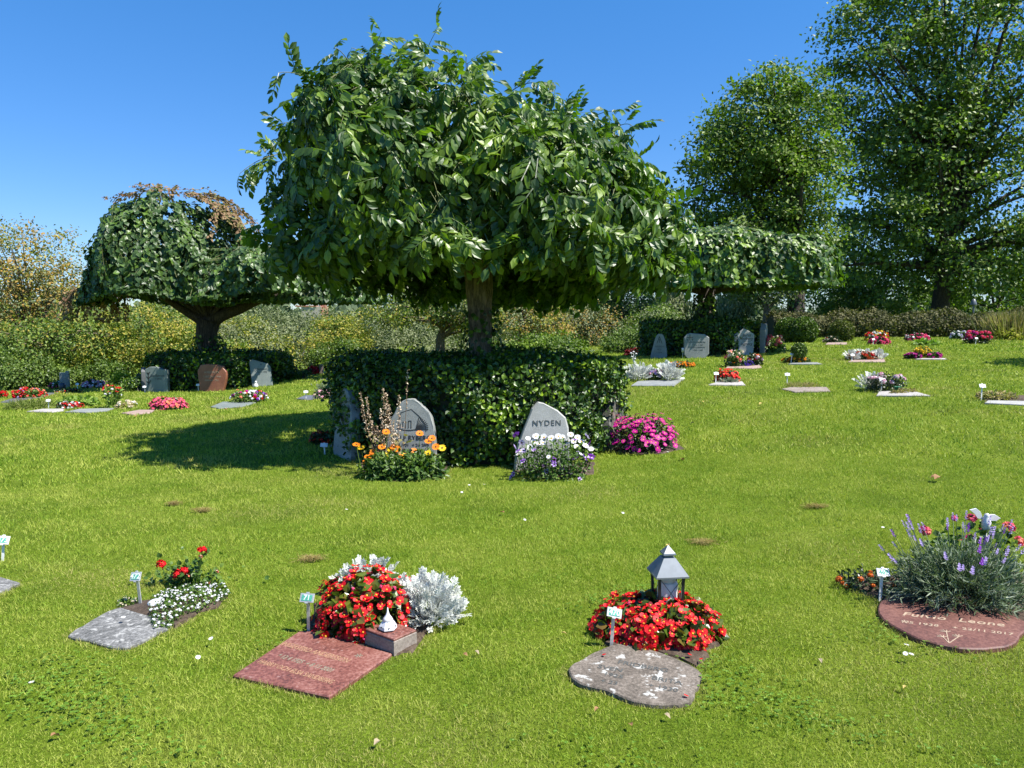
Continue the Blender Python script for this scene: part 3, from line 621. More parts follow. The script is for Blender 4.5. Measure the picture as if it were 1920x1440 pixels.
bush('viburnum_shrub', 'grey green shrub left of the right ring hedge', 1215, 29, [(1225, 615, 0, 45, 38, 1.6), (1180, 640, 0, 30, 22, 1.2)], 150, 48, .09, .35, [OLIVE, MIDG], **SH)
bush('rhododendron_shrub', 'leafy green shrub behind the red and yellow bed beside the big hedge', 1195, 27, [(1195, 640, 0, 30, 22, 1), (1160, 650, 0, 25, 16, 1)], 90, 48, .09, .3, [MIDG, BUSHG], **SH)
bush('hazel_shrub', 'green gold shrub between the left elm trunk and the hedge stones', 430, 24.5, [(425, 665, 0, 40, 22, .9)], 70, 48, .09, .3, [MIDG, YELLOW], **SH)
bush('elder_shrub', 'dark leafy shrub far behind the copper tinted tree', 1000, 38, [(960, 640, 0, 110, 32, 3), (1080, 640, 0, 90, 32, 3)], 260, 45, .12, .5, [MIDG, OLIVE], **SH)
bush('privet_shrub', 'small yellow green bush beside the right end of the left ring hedge', 536, 21.5, [(537, 697, 0, 10, 12, .2)], 22, 60, .05, .12, BUSHG, **SH)
bush('yew_shrub', 'small dark spreading bush in front of the red flowers behind the left ring', 560, 21.5, [(560, 706, 0, 18, 10, .3)], 30, 60, .05, .14, HEDGE, **SH)
bush('yew_shrub', 'dark low bush beside the small black lantern at the left ring hedge', 250, 19.8, [(248, 722, 0, 16, 13, .3)], 34, 60, .05, .14, HEDGE, **SH)
bush('spirea_shrub', 'lime green bush behind the red flowers left of the ring hedge', 226, 22, [(226, 712, 0, 14, 13, .3)], 26, 60, .05, .14, leafmat('lime_leaf', [(.2, .28, .01), (.34, .40, .015), (.42, .46, .02)], .5, .3, .3), **SH)

def ball(name, label, px, Y, pyc, rpx, mat, n=2600, sz=.05, rpy=None, grp=None):
    Bq = gp(px, Y); c = at(px, pyc, Y); r = rpx / FPX * Y; rz = (rpy or rpx) / FPX * Y; root = thing(name, label, 'shrub', Bq, grp); cz = c[2] - Bq[2]
    bi = Buf(); s = np.linspace(0, PI, 9)[1:-1]; lathe(bi, [(r * .8 * math.sin(a), cz - rz * .8 * math.cos(a)) for a in s], 16); link('dark_core', bi.mesh('ball_core', plain('ball_core', (.03, .045, .01), .9), True), root)  # added dark solid, closes the gaps between the leaves
    u = rdir(n); bf = Buf(); pos = u * np.array([r, r, rz]) * (1 + rng.normal(-.02, .03, (n, 1))) + (0, 0, cz); pos[:, 2] = np.maximum(pos[:, 2], .03)
    scatter(bf, L_TINY, pos, rdir(n) + u * .5, u + rdir(n) * .7, rng.uniform(sz * .7, sz * 1.3, n), 0, 1.3); link('foliage', bf.mesh('ball_leaves', mat), root)
ball('boxwood_ball', 'bright green round bush in front of the brown hedge, right one of the touching pair', 1507, 27, 620, 24, BUSHG, 3600, .07)
ball('boxwood_ball', 'bright green wide bush in front of the brown hedge, left one of the touching pair', 1478, 27.5, 619, 22, BUSHG, 3400, .07)
ball('boxwood_ball', 'clipped dark gold round bush standing alone behind the small bare plot', 1578, 27.5, 623, 21, leafmat('box_gold', [(.06, .08, .012), (.10, .12, .018), (.15, .17, .03)], .5, .2, .3, 3), 3600, .06)
ball('boxwood_ball', 'small round green ball bush among orange marigolds', 1499, 17.6, 658, 13.5, BUSHG, 1600, .035)
bush('alder_tree', 'dark green tree mass behind the orange tree at the far left edge', 40, 46, [(20, 600, 0, 120, 45, 5), (150, 610, 0, 90, 35, 5)], 300, 50, .17, .7, [MIDG, OLIVE], (.2, .8, 3.5), limb_n=16)
bush('alder_tree', 'green tree mass far behind the trunk of the left elm', 330, 48, [(260, 612, 0, 110, 34, 5), (400, 615, 0, 100, 34, 5)], 300, 50, .17, .7, [MIDG, OLIVE], (.2, .8, 3.0), limb_n=16)
# clipped brown hedge
x0 = gp(1452, 31)[0]; x1 = gp(1990, 31)[0]; hg = thing('long_hedge', 'long low olive brown hedge closing off the lawn on the right', 'hedge', (x0, 31, h1(x0, 31)))
bf = Buf(); k = 30000; xx = rng.uniform(x0, x1, k); th = rng.uniform(-.2, PI + .2, k); hh = .62 + .1 * np.sin(xx * 1.9) + .07 * np.sin(xx * 4.3 + 1)
rr_ = 1 + rng.normal(-.03, .06, k); yy = 31.5 - .75 * np.cos(th) * rr_; zz = hgt(xx, yy) + np.maximum(.03, (.32 + hh * np.sin(th)) * rr_)
lowz = rng.random(k) < .35; yy[lowz] = 30.85 + rng.normal(0, .06, lowz.sum()); zz[lowz] = hgt(xx[lowz], yy[lowz]) + rng.uniform(.02, .5, lowz.sum())
pos = np.column_stack([xx - x0, yy - 31, zz - h1(x0, 31)]); nr = np.column_stack([0 * xx, -np.cos(th), np.sin(th)]) + rdir(k) * .7
scatter(bf, L_TINY, pos, rdir(k) + (0, 0, .4), nr, rng.uniform(.06, .13, k), 0, 1.2); link('foliage', bf.mesh('long_hedge', BROWNH), hg)
bi = Buf(); prism(bi, [(-.2, -.55), (.2, -.55), (.3, .4), (0, .62), (-.3, .4)], 0, x1 - x0, xf=lambda V: np.column_stack([V[:, 2], V[:, 0] * 1.6 + .5, V[:, 1] + .28]) )
link('dark_core', bi.mesh('long_core', plain('hedge_core2', (.025, .028, .012), .9)), hg)  # added dark filler body so nothing shows through the foliage

# brick building glimpsed above the shrubs
bb = thing('brick_building', 'distant red brick building whose flat top shows above the olive shrubs', 'building', gp(592, 75)); z0 = bb.location[2]
c = at(592, 575, 75); H_ = c[2] - z0
bf = Buf(); box(bf, (0, 0, H_ / 2), (1.9, 3, H_), 0, .02); box(bf, (-.5, -.0, H_ + .02), (2.0, 3.2, .12), 0, .01)
brick = bpy.data.materials.new('brick'); brick.use_nodes = True; t = brick.node_tree; br = t.nodes.new('ShaderNodeTexBrick'); br.inputs['Scale'].default_value = 4
br.inputs['Color1'].default_value = (.35, .12, .07, 1); br.inputs['Color2'].default_value = (.42, .17, .1, 1); br.inputs['Mortar'].default_value = (.4, .36, .3, 1)
t.links.new(t.nodes.new('ShaderNodeTexCoord').outputs['Object'], br.inputs[0]); t.links.new(br.outputs[0], t.nodes['Principled BSDF'].inputs[0])
link('wall', bf.mesh('building_wall', brick), bb)
bf = Buf(); box(bf, (.9, -.4, H_ + .12), (.5, .5, .5), 0, .02); link('chimney', bf.mesh('chimney', brick), bb)
# lamp posts behind the long hedge
def lamp(px, pyt, Y, label):
    B = gp(px, Y); zt = at(px, pyt, Y)[2] - B[2]; r = thing('lamp_post', label, 'lamp post', B, 'lamp posts behind the long hedge')
    bf = Buf(); tube(bf, [(0, 0, -.1), (0, 0, zt - .1)], .045, 8); link('pole', bf.mesh('pole', plain('lamp_grey', (.12, .13, .14), .4, .3)), r)
    bf = Buf(); lathe(bf, [(.04, zt - .3), (.14, zt - .29), (.145, zt - .26), (.08, zt - .05), (.02, zt)], 14); link('lamp_head', bf.mesh('lamp_head', plain('lamp_grey')if False else MC['lamp_grey'], True), r)
lamp(1823, 560, 35, 'tall grey lamp post with a conical shade, right of the huge tree trunk')
lamp(1776, 585, 38, 'short grey lamp post peeking over the hedge beside the huge tree trunk')

# far-off wood beyond the fields, reads as one mass
bf = Buf(); n_ = 26000; a_ = rng.uniform(-.95, .95, n_); rr_ = rng.uniform(85, 120, n_); top = 1.6 + 1.2 * np.sin(a_ * 23) * np.sin(a_ * 9 + 1) + 1.0 * np.sin(a_ * 61 + 2)
x = rr_ * np.sin(a_); y = rr_ * np.cos(a_); g_ = hgt(x, y); zt = EYE + rr_ / 100 * top; z = g_ + (zt - g_) * rng.random(n_) ** .6
scatter(bf, L_TINY, np.column_stack([x, y, z]), rdir(n_), rdir(n_) + (0, -.8, .6), rng.uniform(.7, 1.6, n_), 0, 1.3)
tag(link('distant_wood', bf.mesh('distant_wood', leafmat('far_leaf', [(.07, .10, .05), (.10, .14, .07), (.14, .18, .09)], .7, .15, .2, .1))), 'far-off line of trees closing the horizon behind the cemetery', 'wood', kind='stuff')

# ================================================================== OBJECTS
def txt(body, size, mat, parent, loc, rot=(0, 0, 0), name='inscription', extrude=.0012, shear=0, align='CENTER', space=1.0, bold=0.0, aspect=1.0):
    cu = bpy.data.curves.new('text', 'FONT'); cu.body = body; cu.size = size; cu.extrude = extrude; cu.shear = shear; cu.align_x = align
    cu.align_y = 'CENTER'; cu.space_character = space; cu.offset = bold; cu.resolution_u = 3
    to = bpy.data.objects.new('text', cu); COL.objects.link(to); bpy.context.view_layer.update()
    me = bpy.data.meshes.new_from_object(to.evaluated_get(bpy.context.evaluated_depsgraph_get()))
    bpy.data.objects.remove(to); me.materials.clear(); me.materials.append(mat)
    return link(name, me, parent, loc, rot, (aspect, 1, 1))
def strokes(lines, w_, mat, parent, name='emblem', xf=None, th=.0015):
    "engraved line drawing as thin raised ribbons; lines are 2-D polylines in the stone's face (x, z)"
    bf = Buf()
    for ln in lines:
        ln = np.array(ln, float)
        for a0, b0 in zip(ln[:-1], ln[1:]):
            d = (b0 - a0); l = np.linalg.norm(d)
            if l < 1e-6: continue
            d = d / l; nn = np.array([-d[1], d[0]]) * w_ / 2
            q = np.array([a0 - nn, b0 - nn, b0 + nn, a0 + nn]); prism(bf, q, 0, th, off=(0, 0, rng.uniform(0, .0004)))
    if xf is not None: bf.v = [xf(v) for v in bf.v]
    return link(name, bf.mesh(name, mat), parent)

GRAN_GREY = stone('granite_grey', [(.13, .145, .14), (.22, .235, .225), (.32, .33, .31)], 120, 5, .6)
GRAN_GREEN = stone('granite_green', [(.11, .135, .125), (.17, .20, .185), (.25, .28, .26)], 120, 4, .55)
GRAN_LIGHT = stone('granite_light', [(.24, .24, .22), (.33, .33, .31), (.43, .43, .41)], 120, 6, .65)
GRAN_DARK = stone('granite_dark', [(.08, .085, .09), (.13, .135, .14), (.2, .2, .2)], 120, 5, .35)
GRAN_RED = stone('granite_red', [(.07, .028, .024), (.19, .07, .052), (.30, .15, .12)], 60, 5, .45, .12, (.26, .15, .13), .62, 30)
GRAN_RED2 = stone('granite_red_sawn', [(.075, .032, .026), (.135, .056, .043), (.20, .095, .072)], 60, 5, .6, .15)
GRAN_BROWN = stone('granite_brown', [(.16, .055, .03), (.25, .09, .05), (.33, .14, .08)], 110, 5, .5)
GRAN_TAUPE = stone('granite_cut', [(.15, .12, .10), (.23, .19, .16), (.32, .27, .23)], 70, 6, .8)
LICHEN = stone('lichen_stone', [(.06, .05, .038), (.13, .108, .085), (.23, .195, .16)], 70, 7, .9, .8, (.42, .42, .39), .585, 17)
LICHEN2 = stone('lichen_grey', [(.05, .052, .048), (.13, .13, .125), (.26, .26, .25)], 55, 9, .9, .9, (.34, .34, .32), .57, 30)
PALE = stone('pale_slab', [(.24, .23, .21), (.34, .32, .3), (.45, .43, .4)], 60, 6, .85)
PINK = stone('pink_slab', [(.22, .15, .125), (.31, .22, .185), (.4, .31, .26)], 60, 6, .8)
INK = plain('engraving_black', (.015, .015, .015), .6); CREAM = plain('engraving_cream', (.36, .27, .19), .6, nscale=90, var=.25)
GOLDEN = plain('engraving_tan', (.30, .17, .10), .7, nscale=120, var=.4); INKG = plain('engraving_grey', (.07, .075, .07), .7)
INKM = plain('engraving_moss', (.20, .17, .12), .8, nscale=120, var=.4)
METAL = plain('marker_metal', (.52, .52, .50), .45, .5, nscale=80); WHITEM = plain('marker_white', (.72, .73, .72), .5)
PLATE = plain('marker_green', (.08, .34, .24), .45, nscale=200, var=.25); SOIL = stone('soil', [(.03, .018, .010), (.06, .04, .025), (.11, .08, .055)], 50, 8, .95, 1.0)
CERA = plain('ceramic_white', (.66, .66, .66), .15, 0, .6, .02); ZINC = plain('lantern_grey', (.17, .19, .21), .38, .25, .5, .06)

# ---------------- flat slabs: outline given where its corners lie on the lawn
def slab(label, pts, mat, top=.018, cat='grave slab', name='grave_slab', group='flat grave slabs', dry=.07, bev=.006, dens=0):
    W = np.array([G(*p) for p in pts])
    if dens:   # round off the outline
        q = []; n_ = len(W)
        for i in range(n_):
            p0, p1, p2, p3 = W[i - 1], W[i], W[(i + 1) % n_], W[(i + 2) % n_]
            for s in np.linspace(0, 1, dens, endpoint=False):
                q.append(.5 * ((2 * p1) + (-p0 + p2) * s + (2 * p0 - 5 * p1 + 4 * p2 - p3) * s * s + (-p0 + 3 * p1 - 3 * p2 + p3) * s ** 3))
        W = np.array(q); W[:, :2] += rng.normal(0, .0018, (len(W), 2))
    if np.cross(np.append(W[1, :2] - W[0, :2], 0), np.append(W[2, :2] - W[1, :2], 0))[2] < 0: W = W[::-1]
    c = W.mean(0); bf = Buf(); n_ = len(W); o = W[:, :2] - c[:2]; ins = o * (1 - bev / np.maximum(np.linalg.norm(o, axis=1, keepdims=True), .02))
    # plane fit so that the top stays flat
    Am = np.column_stack([o, np.ones(n_)]); co = np.linalg.lstsq(Am, W[:, 2] - c[2], rcond=None)[0]; pl = lambda q: q @ co[:2] + co[2]
    V = np.concatenate([np.column_stack([o, pl(o) - .06]), np.column_stack([o, pl(o) + top - bev]), np.column_stack([ins, pl(ins) + top])])
    a = np.arange(n_); b_ = (a + 1) % n_
    bf.add(V, [np.concatenate([np.stack([i * n_ + a, i * n_ + b_, (i + 1) * n_ + b_, (i + 1) * n_ + a], 1) for i in (0, 1)]), 2 * n_ + a])
    ob = link(name, bf.mesh(name, mat), None, tuple(c)); tag(ob, label, cat, group); POLYS.append(W[:, :2].copy()); DRY.append((W[:, :2].copy(), dry))
    ob['_a'] = float(co[0]); ob['_b'] = float(co[1]); return ob, c, co, top
def on_slab(sl, body, px, py, size, mat, ang, **k):
    ob, c, co, top = sl; g = G(px, py); x, y = g[0] - c[0], g[1] - c[1]
    rot = Matrix.Rotation(math.atan(-co[0]), 3, 'Y') @ Matrix.Rotation(math.atan(co[1]), 3, 'X') @ Matrix.Rotation(ang, 3, 'Z')
    return txt(body, size, mat, ob, (x, y, co[0] * x + co[1] * y + co[2] + top + .0005), rot.to_euler(), **k)

s471 = slab('red granite slab with worn rows of lettering, in front of the block holding the white ornament',
            [(437, 1272), (560, 1190), (583, 1189), (612, 1197), (650, 1208), (735, 1231), (617, 1314)], GRAN_RED)
g1, g2 = G(470, 1252), G(628, 1300); an = math.atan2(g2[1] - g1[1], g2[0] - g1[0])
for i, (px, py, sz, bd) in enumerate([(590, 1231, .058, 'INGEGERD ANDERSSON'), (572, 1252, .05, '* 12 4 1925  + 8 11 2001'), (553, 1268, .05, 'HARRY OCH ELSA SANDBERG')]):
    on_slab(s471, bd, px, py, sz, [GOLDEN, INKM, GOLDEN][i], an, aspect=.66, bold=.0004)
on_slab(s471, '*', 668, 1240, .09, INKM, an, name='emblem')
s470 = slab('rounded brown stone slab crusted with white lichen, in front of the begonias that hold the lantern',
            [(1067, 1262), (1098, 1240), (1135, 1222), (1165, 1215), (1215, 1224), (1262, 1240), (1300, 1258), (1316, 1275), (1305, 1300), (1290, 1325), (1235, 1329), (1180, 1320), (1140, 1303), (1085, 1288)], LICHEN, top=.022, dens=5)
g1, g2 = G(1130, 1250), G(1240, 1275); an = math.atan2(g2[1] - g1[1], g2[0] - g1[0]) * .8
for bd, px, py, sz in [('FRIDBERG', 1205, 1258, .052), ('SVEN', 1144, 1262, .05), ('1925', 1150, 1275, .045), ('+ 23', 1142, 1288, .042), ('BRITA', 1250, 1285, .05), ('+ 1930', 1243, 1299, .045)]:
    on_slab(s470, bd, px, py, sz, INKG, an, bold=.0004)
s469 = slab('half-moon sawn red slab with cream script letters, in front of the lavender at right',
            [(1646, 1150), (1655, 1132), (1690, 1124), (1740, 1124), (1800, 1135), (1860, 1150), (1925, 1176), (1912, 1200), (1895, 1218), (1830, 1226), (1770, 1219), (1720, 1205), (1680, 1185), (1655, 1168)], GRAN_RED2, top=.026, dens=4)
g1, g2 = G(1700, 1165), G(1855, 1183); an = math.atan2(g2[1] - g1[1], g2[0] - g1[0])
on_slab(s469, 'Fulvio  Leone', 1783, 1170, .078, CREAM, an, shear=.35, space=1.1, bold=.0012)
on_slab(s469, '1/5 1938    + 22/11 2017', 1790, 1186, .046, CREAM, an, shear=.25, space=1.08, bold=.0006)
on_slab(s469, '*', 1697, 1176, .08, CREAM, an, name='emblem', bold=.001)
ob, c, co, top = s469; fl = []
for (cx_, cy_) in [(1774, 1194), (1768, 1204), (1797, 1203)]:
    g = G(cx_, cy_)[:2] - c[:2]
    for a_ in np.linspace(.3, 2.9, 5): fl.append([g, g + .028 * np.array([math.cos(a_), math.sin(a_) + .1])])
    fl.append([g, (G(1779, 1216)[:2] - c[:2])])
strokes(fl, .0045, CREAM, ob, xf=lambda V: np.column_stack([V[:, 0], V[:, 1], V[:, 0] * co[0] + V[:, 1] * co[1] + co[2] + top + V[:, 2]]))
slab('grey lichen covered slab half overgrown by little white flowers, at left in the foreground',
     [(128, 1196), (165, 1172), (205, 1150), (245, 1141), (300, 1142), (312, 1160), (325, 1175), (290, 1195), (262, 1210), (235, 1219), (200, 1216), (165, 1205)], LICHEN2, top=.015, dens=4)
slab('whitish slab with a red edge cut off by the left edge of the picture', [(-60, 1100), (-30, 1080), (5, 1088), (38, 1098), (-5, 1118), (-60, 1140)], LICHEN2, top=.02)
FS = [('dark grey slab below the red and pink flowers at the far left', [(0, 755), (28, 747), (62, 745), (90, 738), (112, 736), (84, 745), (20, 757)], GRAN_DARK),
      ('pale grey slab below the red and white flowers with the white marker', [(50, 773), (80, 768), (118, 768), (122, 771), (96, 774)], PALE),
      ('light grey slab left of the tall flowers with white heads', [(122, 774), (150, 768), (214, 767), (200, 772), (160, 775)], GRAN_GREY),
      ('pinkish slab left of the low pink begonias', [(228, 776), (262, 770), (290, 770), (282, 776), (248, 779)], PINK),
      ('dark blue grey slab in front of the mixed pink, white and violet flowers', [(395, 764), (418, 755), (470, 754), (480, 756), (452, 764), (410, 767)], GRAN_GREEN),
      ('small slate slab holding a white marker, left of the lavender', [(556, 749), (572, 743), (612, 742), (604, 748), (575, 751)], GRAN_DARK),
      ('grey slab in front of the silver leaved plants right of the big hedge', [(1183, 725), (1196, 716), (1282, 713), (1264, 725)], GRAN_GREY),
      ('pale grey slab in front of the small red begonias', [(1328, 723), (1345, 718), (1392, 717), (1398, 724)], PALE),
      ('bare grey brown slab sunk in the lawn behind its own white marker', [(1466, 731), (1485, 727), (1550, 728), (1557, 735), (1490, 737)], GRAN_TAUPE),
      ('pinkish grey slab under the mixed roses before the gable-shaped stone', [(1360, 692), (1366, 687), (1424, 686), (1428, 690), (1410, 692)], PINK),
      ('grey slab right of the marigolds with the small ball bush', [(1478, 684), (1487, 681), (1532, 681), (1542, 684)], GRAN_GREY),
      ('pinkish slab in front of the silver edged red bed', [(1590, 680), (1600, 675), (1658, 674), (1660, 680)], PINK),
      ('thin grey slab under the yellow cushion flowers', [(1716, 675), (1722, 673), (1772, 673), (1776, 675)], PALE),
      ('white slab in front of the pale pink geraniums', [(1643, 744), (1648, 736), (1672, 734), (1718, 737), (1745, 744)], PALE),
      ('pale slab at the right edge in front of the bare soil', [(1846, 758), (1852, 753), (1960, 755), (1960, 764)], GRAN_LIGHT),
      ('reddish slab behind the gold ball bush plot', [(1548, 647), (1552, 643), (1588, 643), (1588, 647)], PINK),
      ('thin pale slab under the white and pink flowers near the right end of the brown hedge', [(1803, 638), (1806, 635.5), (1828, 635.5), (1828, 638)], PALE)]
for la, pt, mt in FS: slab(la, pt, mt, top=.02, dry=.12)

# ---------------- soil beds
def soil(pts, label=None):
    W = np.array([G(*p) for p in pts]); c = W.mean(0); n_ = len(W); q = []
    for i in range(n_):
        for s in (0, .33, .66): q.append(W[i] * (1 - s) + W[(i + 1) % n_] * s)
    W = np.array(q); W[:, :2] += rng.normal(0, .012, (len(W), 2)); n_ = len(W)
    o = W[:, :2] - c[:2]
    if (o[0, 0] * o[1, 1] - o[0, 1] * o[1, 0]) < 0: o = o[::-1]
    rings = []
    for f, z in ((1, -.02), (.93, .012), (.6, .022), (.25, .026), (.02, .027)):
        r_ = o * f; rings.append(np.column_stack([r_, hgt(r_[:, 0] + c[0], r_[:, 1] + c[1]) - c[2] + z + rng.normal(0, .004, n_)]))
    a = np.arange(n_); b_ = (a + 1) % n_; bf = Buf()
    bf.add(np.concatenate(rings), [np.concatenate([np.stack([i * n_ + a, i * n_ + b_, (i + 1) * n_ + b_, (i + 1) * n_ + a], 1) for i in range(4)]), 4 * n_ + a])
    tag(link('soil', bf.mesh('soil', SOIL), None, tuple(c)), kind='structure'); POLYS.append((o + c[:2]) * 1.0); DRY.append((o + c[:2], .06))
soil([(572, 1180), (590, 1130), (700, 1105), (800, 1130), (815, 1180), (778, 1225), (735, 1232), (650, 1208), (610, 1196)])
soil([(1140, 1215), (1135, 1170), (1200, 1140), (1310, 1145), (1352, 1190), (1335, 1225), (1298, 1250), (1215, 1222)])
soil([(1590, 1095), (1605, 1080), (1700, 1080), (1830, 1070), (1990, 1080), (1990, 1170), (1880, 1168), (1760, 1125), (1655, 1128), (1600, 1110)])
soil([(665, 880), (680, 860), (760, 862), (850, 870), (835, 898), (740, 903)]); soil([(955, 880), (1000, 870), (1120, 868), (1115, 890), (1040, 901), (980, 893)])
soil([(1140, 845), (1180, 828), (1270, 830), (1285, 842), (1240, 852), (1170, 852)]); soil([(1843, 752), (1845, 745), (1960, 742), (1960, 754)])
soil([(225, 1145), (240, 1130), (400, 1110), (432, 1118), (400, 1140), (330, 1178)])

# ---------------- upright headstones
def headstone(label, outl, px, py, face, mat, th=.1, lean=0, text=(), jit=0, rough_side=None, bev=.012, emblem=None, loc=None, name='headstone'):
    loc = G(px, py) if loc is None else np.array(loc); r = thing(name, label, 'headstone', tuple(loc), None, face)
    bf = Buf(); xf = lambda V: np.column_stack([V[:, 0], V[:, 2] - V[:, 1] * math.tan(-lean) * 0, V[:, 1]])
    o = np.array(outl, float)
    # front face must point to local -Y: extrude from -th/2 (front) to th/2
    prism(bf, o[::-1] if np.sum(o[:, 0] * np.roll(o[:, 1], -1) - np.roll(o[:, 0], -1) * o[:, 1]) > 0 else o, -th / 2, th / 2, 0, bev, xf=xf, jit=jit)
    if lean: R = np.array(Matrix.Rotation(lean, 3, 'X')); bf.v = [v @ R.T for v in bf.v]
    link('stone', bf.mesh('headstone', mat), r)
    for (bd, x, z, sz, mt, kw) in text:
        kw = dict(kw); y = -th / 2 - .0015; p = Matrix.Rotation(lean, 3, 'X') @ Vector((x, y, z))
        txt(bd, sz, mt, r, p, (PI / 2 + lean, 0, 0), **kw)
    if emblem:
        lines, wd, mt = emblem; R = np.array(Matrix.Rotation(lean, 3, 'X'))
        strokes(lines, wd, mt, r, xf=lambda V: np.column_stack([V[:, 0], -th / 2 - .001 - V[:, 2], V[:, 1]]) @ R.T)
    return r
def smooth(o, k=4):
    o = np.array(o, float); q = []; n_ = len(o)
    for i in range(n_):
        p0, p1, p2, p3 = o[i - 1], o[i], o[(i + 1) % n_], o[(i + 2) % n_]
        for s in np.linspace(0, 1, k, endpoint=False): q.append(.5 * (2 * p1 + (p2 - p0) * s + (2 * p0 - 5 * p1 + 4 * p2 - p3) * s * s + (3 * p1 - p0 - 3 * p2 + p3) * s ** 3))
    return q
c = G(778, 884)
fan = [[(-.15, .44), (-.11, .62), (0, .655), (.09, .58), (.15, .50), (.165, .42)]]
for i in range(9): a_ = -.1 + i * .16; fan.append([(.05, .435), (.05 + .14 * math.cos(a_ * 1.1), .435 + .14 * math.sin(a_ + .15))])
fan += [[(-.15, .45), (-.08, .43), (0, .43), (.06, .44), (.12, .43)], [(-.12, .45), (-.12, .5)], [(-.09, .45), (-.09, .52), (-.06, .52), (-.06, .45)], [(-.03, .45), (-.03, .53), (0, .53), (0, .45)]]
headstone('smooth grey headstone with an engraved fan, behind the orange daisies', smooth([(-.25, -.05), (-.27, .3), (-.22, .55), (-.1, .74), (.02, .77), (.12, .70), (.21, .60), (.255, .42), (.27, .18), (.27, -.05)], 4), 0, 0, -.05, GRAN_GREY,
          th=.11, lean=-.1, loc=(c[0] - .05, c[1] + .12, c[2]), emblem=(fan, .007, INK), jit=.002,
          text=[('ROLF RYBERG', 0, .345, .07, INK, {}), ('* 1/3 1931   + 2/6 2005', .0, .27, .042, INK, {}), ('TRAUT', -.02, .20, .075, INK, {})])
c = G(1022, 884)
headstone('light grey headstone with a slanting right shoulder, behind the white and violet flowers', [(-.33, -.05), (-.30, .22), (-.22, .44), (-.13, .66), (-.06, .735), (0, .72), (.15, .64), (.24, .56), (.27, .45), (.30, -.05)], 0, 0, .06, GRAN_LIGHT,
          th=.16, lean=-.09, loc=(c[0] - .01, c[1] + .16, c[2]), jit=.001, bev=.018,
          text=[('NYDEN', .03, .50, .085, INKG, {'space': 1.15}), ('DETLEF', -.05, .33, .05, INKG, {'space': 1.1})])
headstone('tall grey headstone seen edge-on at the left side of the big hedge', smooth([(-.28, -.05), (-.3, .3), (-.24, .6), (-.1, .8), (.05, .82), (.2, .68), (.28, .4), (.3, -.05)], 3), 0, 0, -1.05, GRAN_GREY,
          th=.12, lean=-.07, loc=tuple(G(636, 860) + (.06, .1, 0)), jit=.004, text=[('ELSE', 0, .45, .06, INKG, {}), ('1917', 0, .36, .05, INKG, {})])
headstone('rough dark stone seen edge-on behind the magenta cushion right of the big hedge', [(-.27, -.05), (-.29, .3), (-.2, .55), (-.02, .69), (.15, .72), (.25, .5), (.27, -.05)], 0, 0, 1.12, stone('slate_rough', [(.045, .045, .035), (.10, .10, .08), (.19, .18, .15)], 25, 5, .6, 1, (.3, .2, .15), .62, 7),
          th=.16, lean=-.06, loc=tuple(G(1152, 842) + (.0, .12, 0)), jit=.012)
# left ring
U_ = 19.4 / FPX
headstone('grey headstone with a plant engraving, left end of the left ring hedge', [(-.29, -.05), (-.29, .58), (-.16, .64), (.02, .64), (.16, .585), (.30, .56), (.30, -.05)], 296, 735, -.1, GRAN_GREEN, th=.12,
          emblem=([[(-.2, .18), (-.2, .5)], [(-.25, .4), (-.2, .33), (-.14, .42)], [(-.25, .28), (-.2, .22), (-.14, .3)], [(-.24, .5), (-.2, .44), (-.15, .52)]], .02, INK), text=[('Sandstrom', .05, .42, .085, INK, {}), ('1 2013', .06, .34, .06, INK, {})])
headstone('reddish brown headstone with scooped top corners, middle of the left ring hedge', smooth([(-.26, -.05), (-.32, .2), (-.345, .42), (-.345, .52), (-.29, .60), (-.26, .655), (0, .665), (.27, .625), (.29, .57), (.36, .48), (.35, .3), (.27, .02), (.24, -.05)], 2), 400, 733, .0, GRAN_BROWN, th=.14,
          text=[('AXELSSON', 0, .47, .075, CREAM, {}), ('TORSTEN + 1984', 0, .36, .06, CREAM, {}), ('ANNA + 1991', 0, .27, .06, CREAM, {})])
headstone('leaning grey green headstone at the right end of the left ring hedge', [(-.24, -.05), (-.31, .60), (-.29, .67), (-.22, .69), (.15, .58), (.21, .50), (.27, -.05)], 492, 724, .25, GRAN_GREEN, th=.14, lean=-.1,
          text=[('Johansson', -.02, .44, .08, INK, {}), ('* 1921 + 1990', -.02, .36, .05, INK, {}), ('*', -.02, .53, .12, INK, {})])
headstone('thin grey stone seen edge-on at the far right of the left ring hedge', [(-.25, -.05), (-.25, .5), (0, .62), (.25, .5), (.25, -.05)], 527, 712, 1.2, GRAN_GREY, th=.1)
headstone('thin dark stone seen edge-on at the far left of the left ring hedge', [(-.25, -.05), (-.25, .5), (0, .6), (.25, .5), (.25, -.05)], 271, 732, -1.2, GRAN_DARK, th=.1)
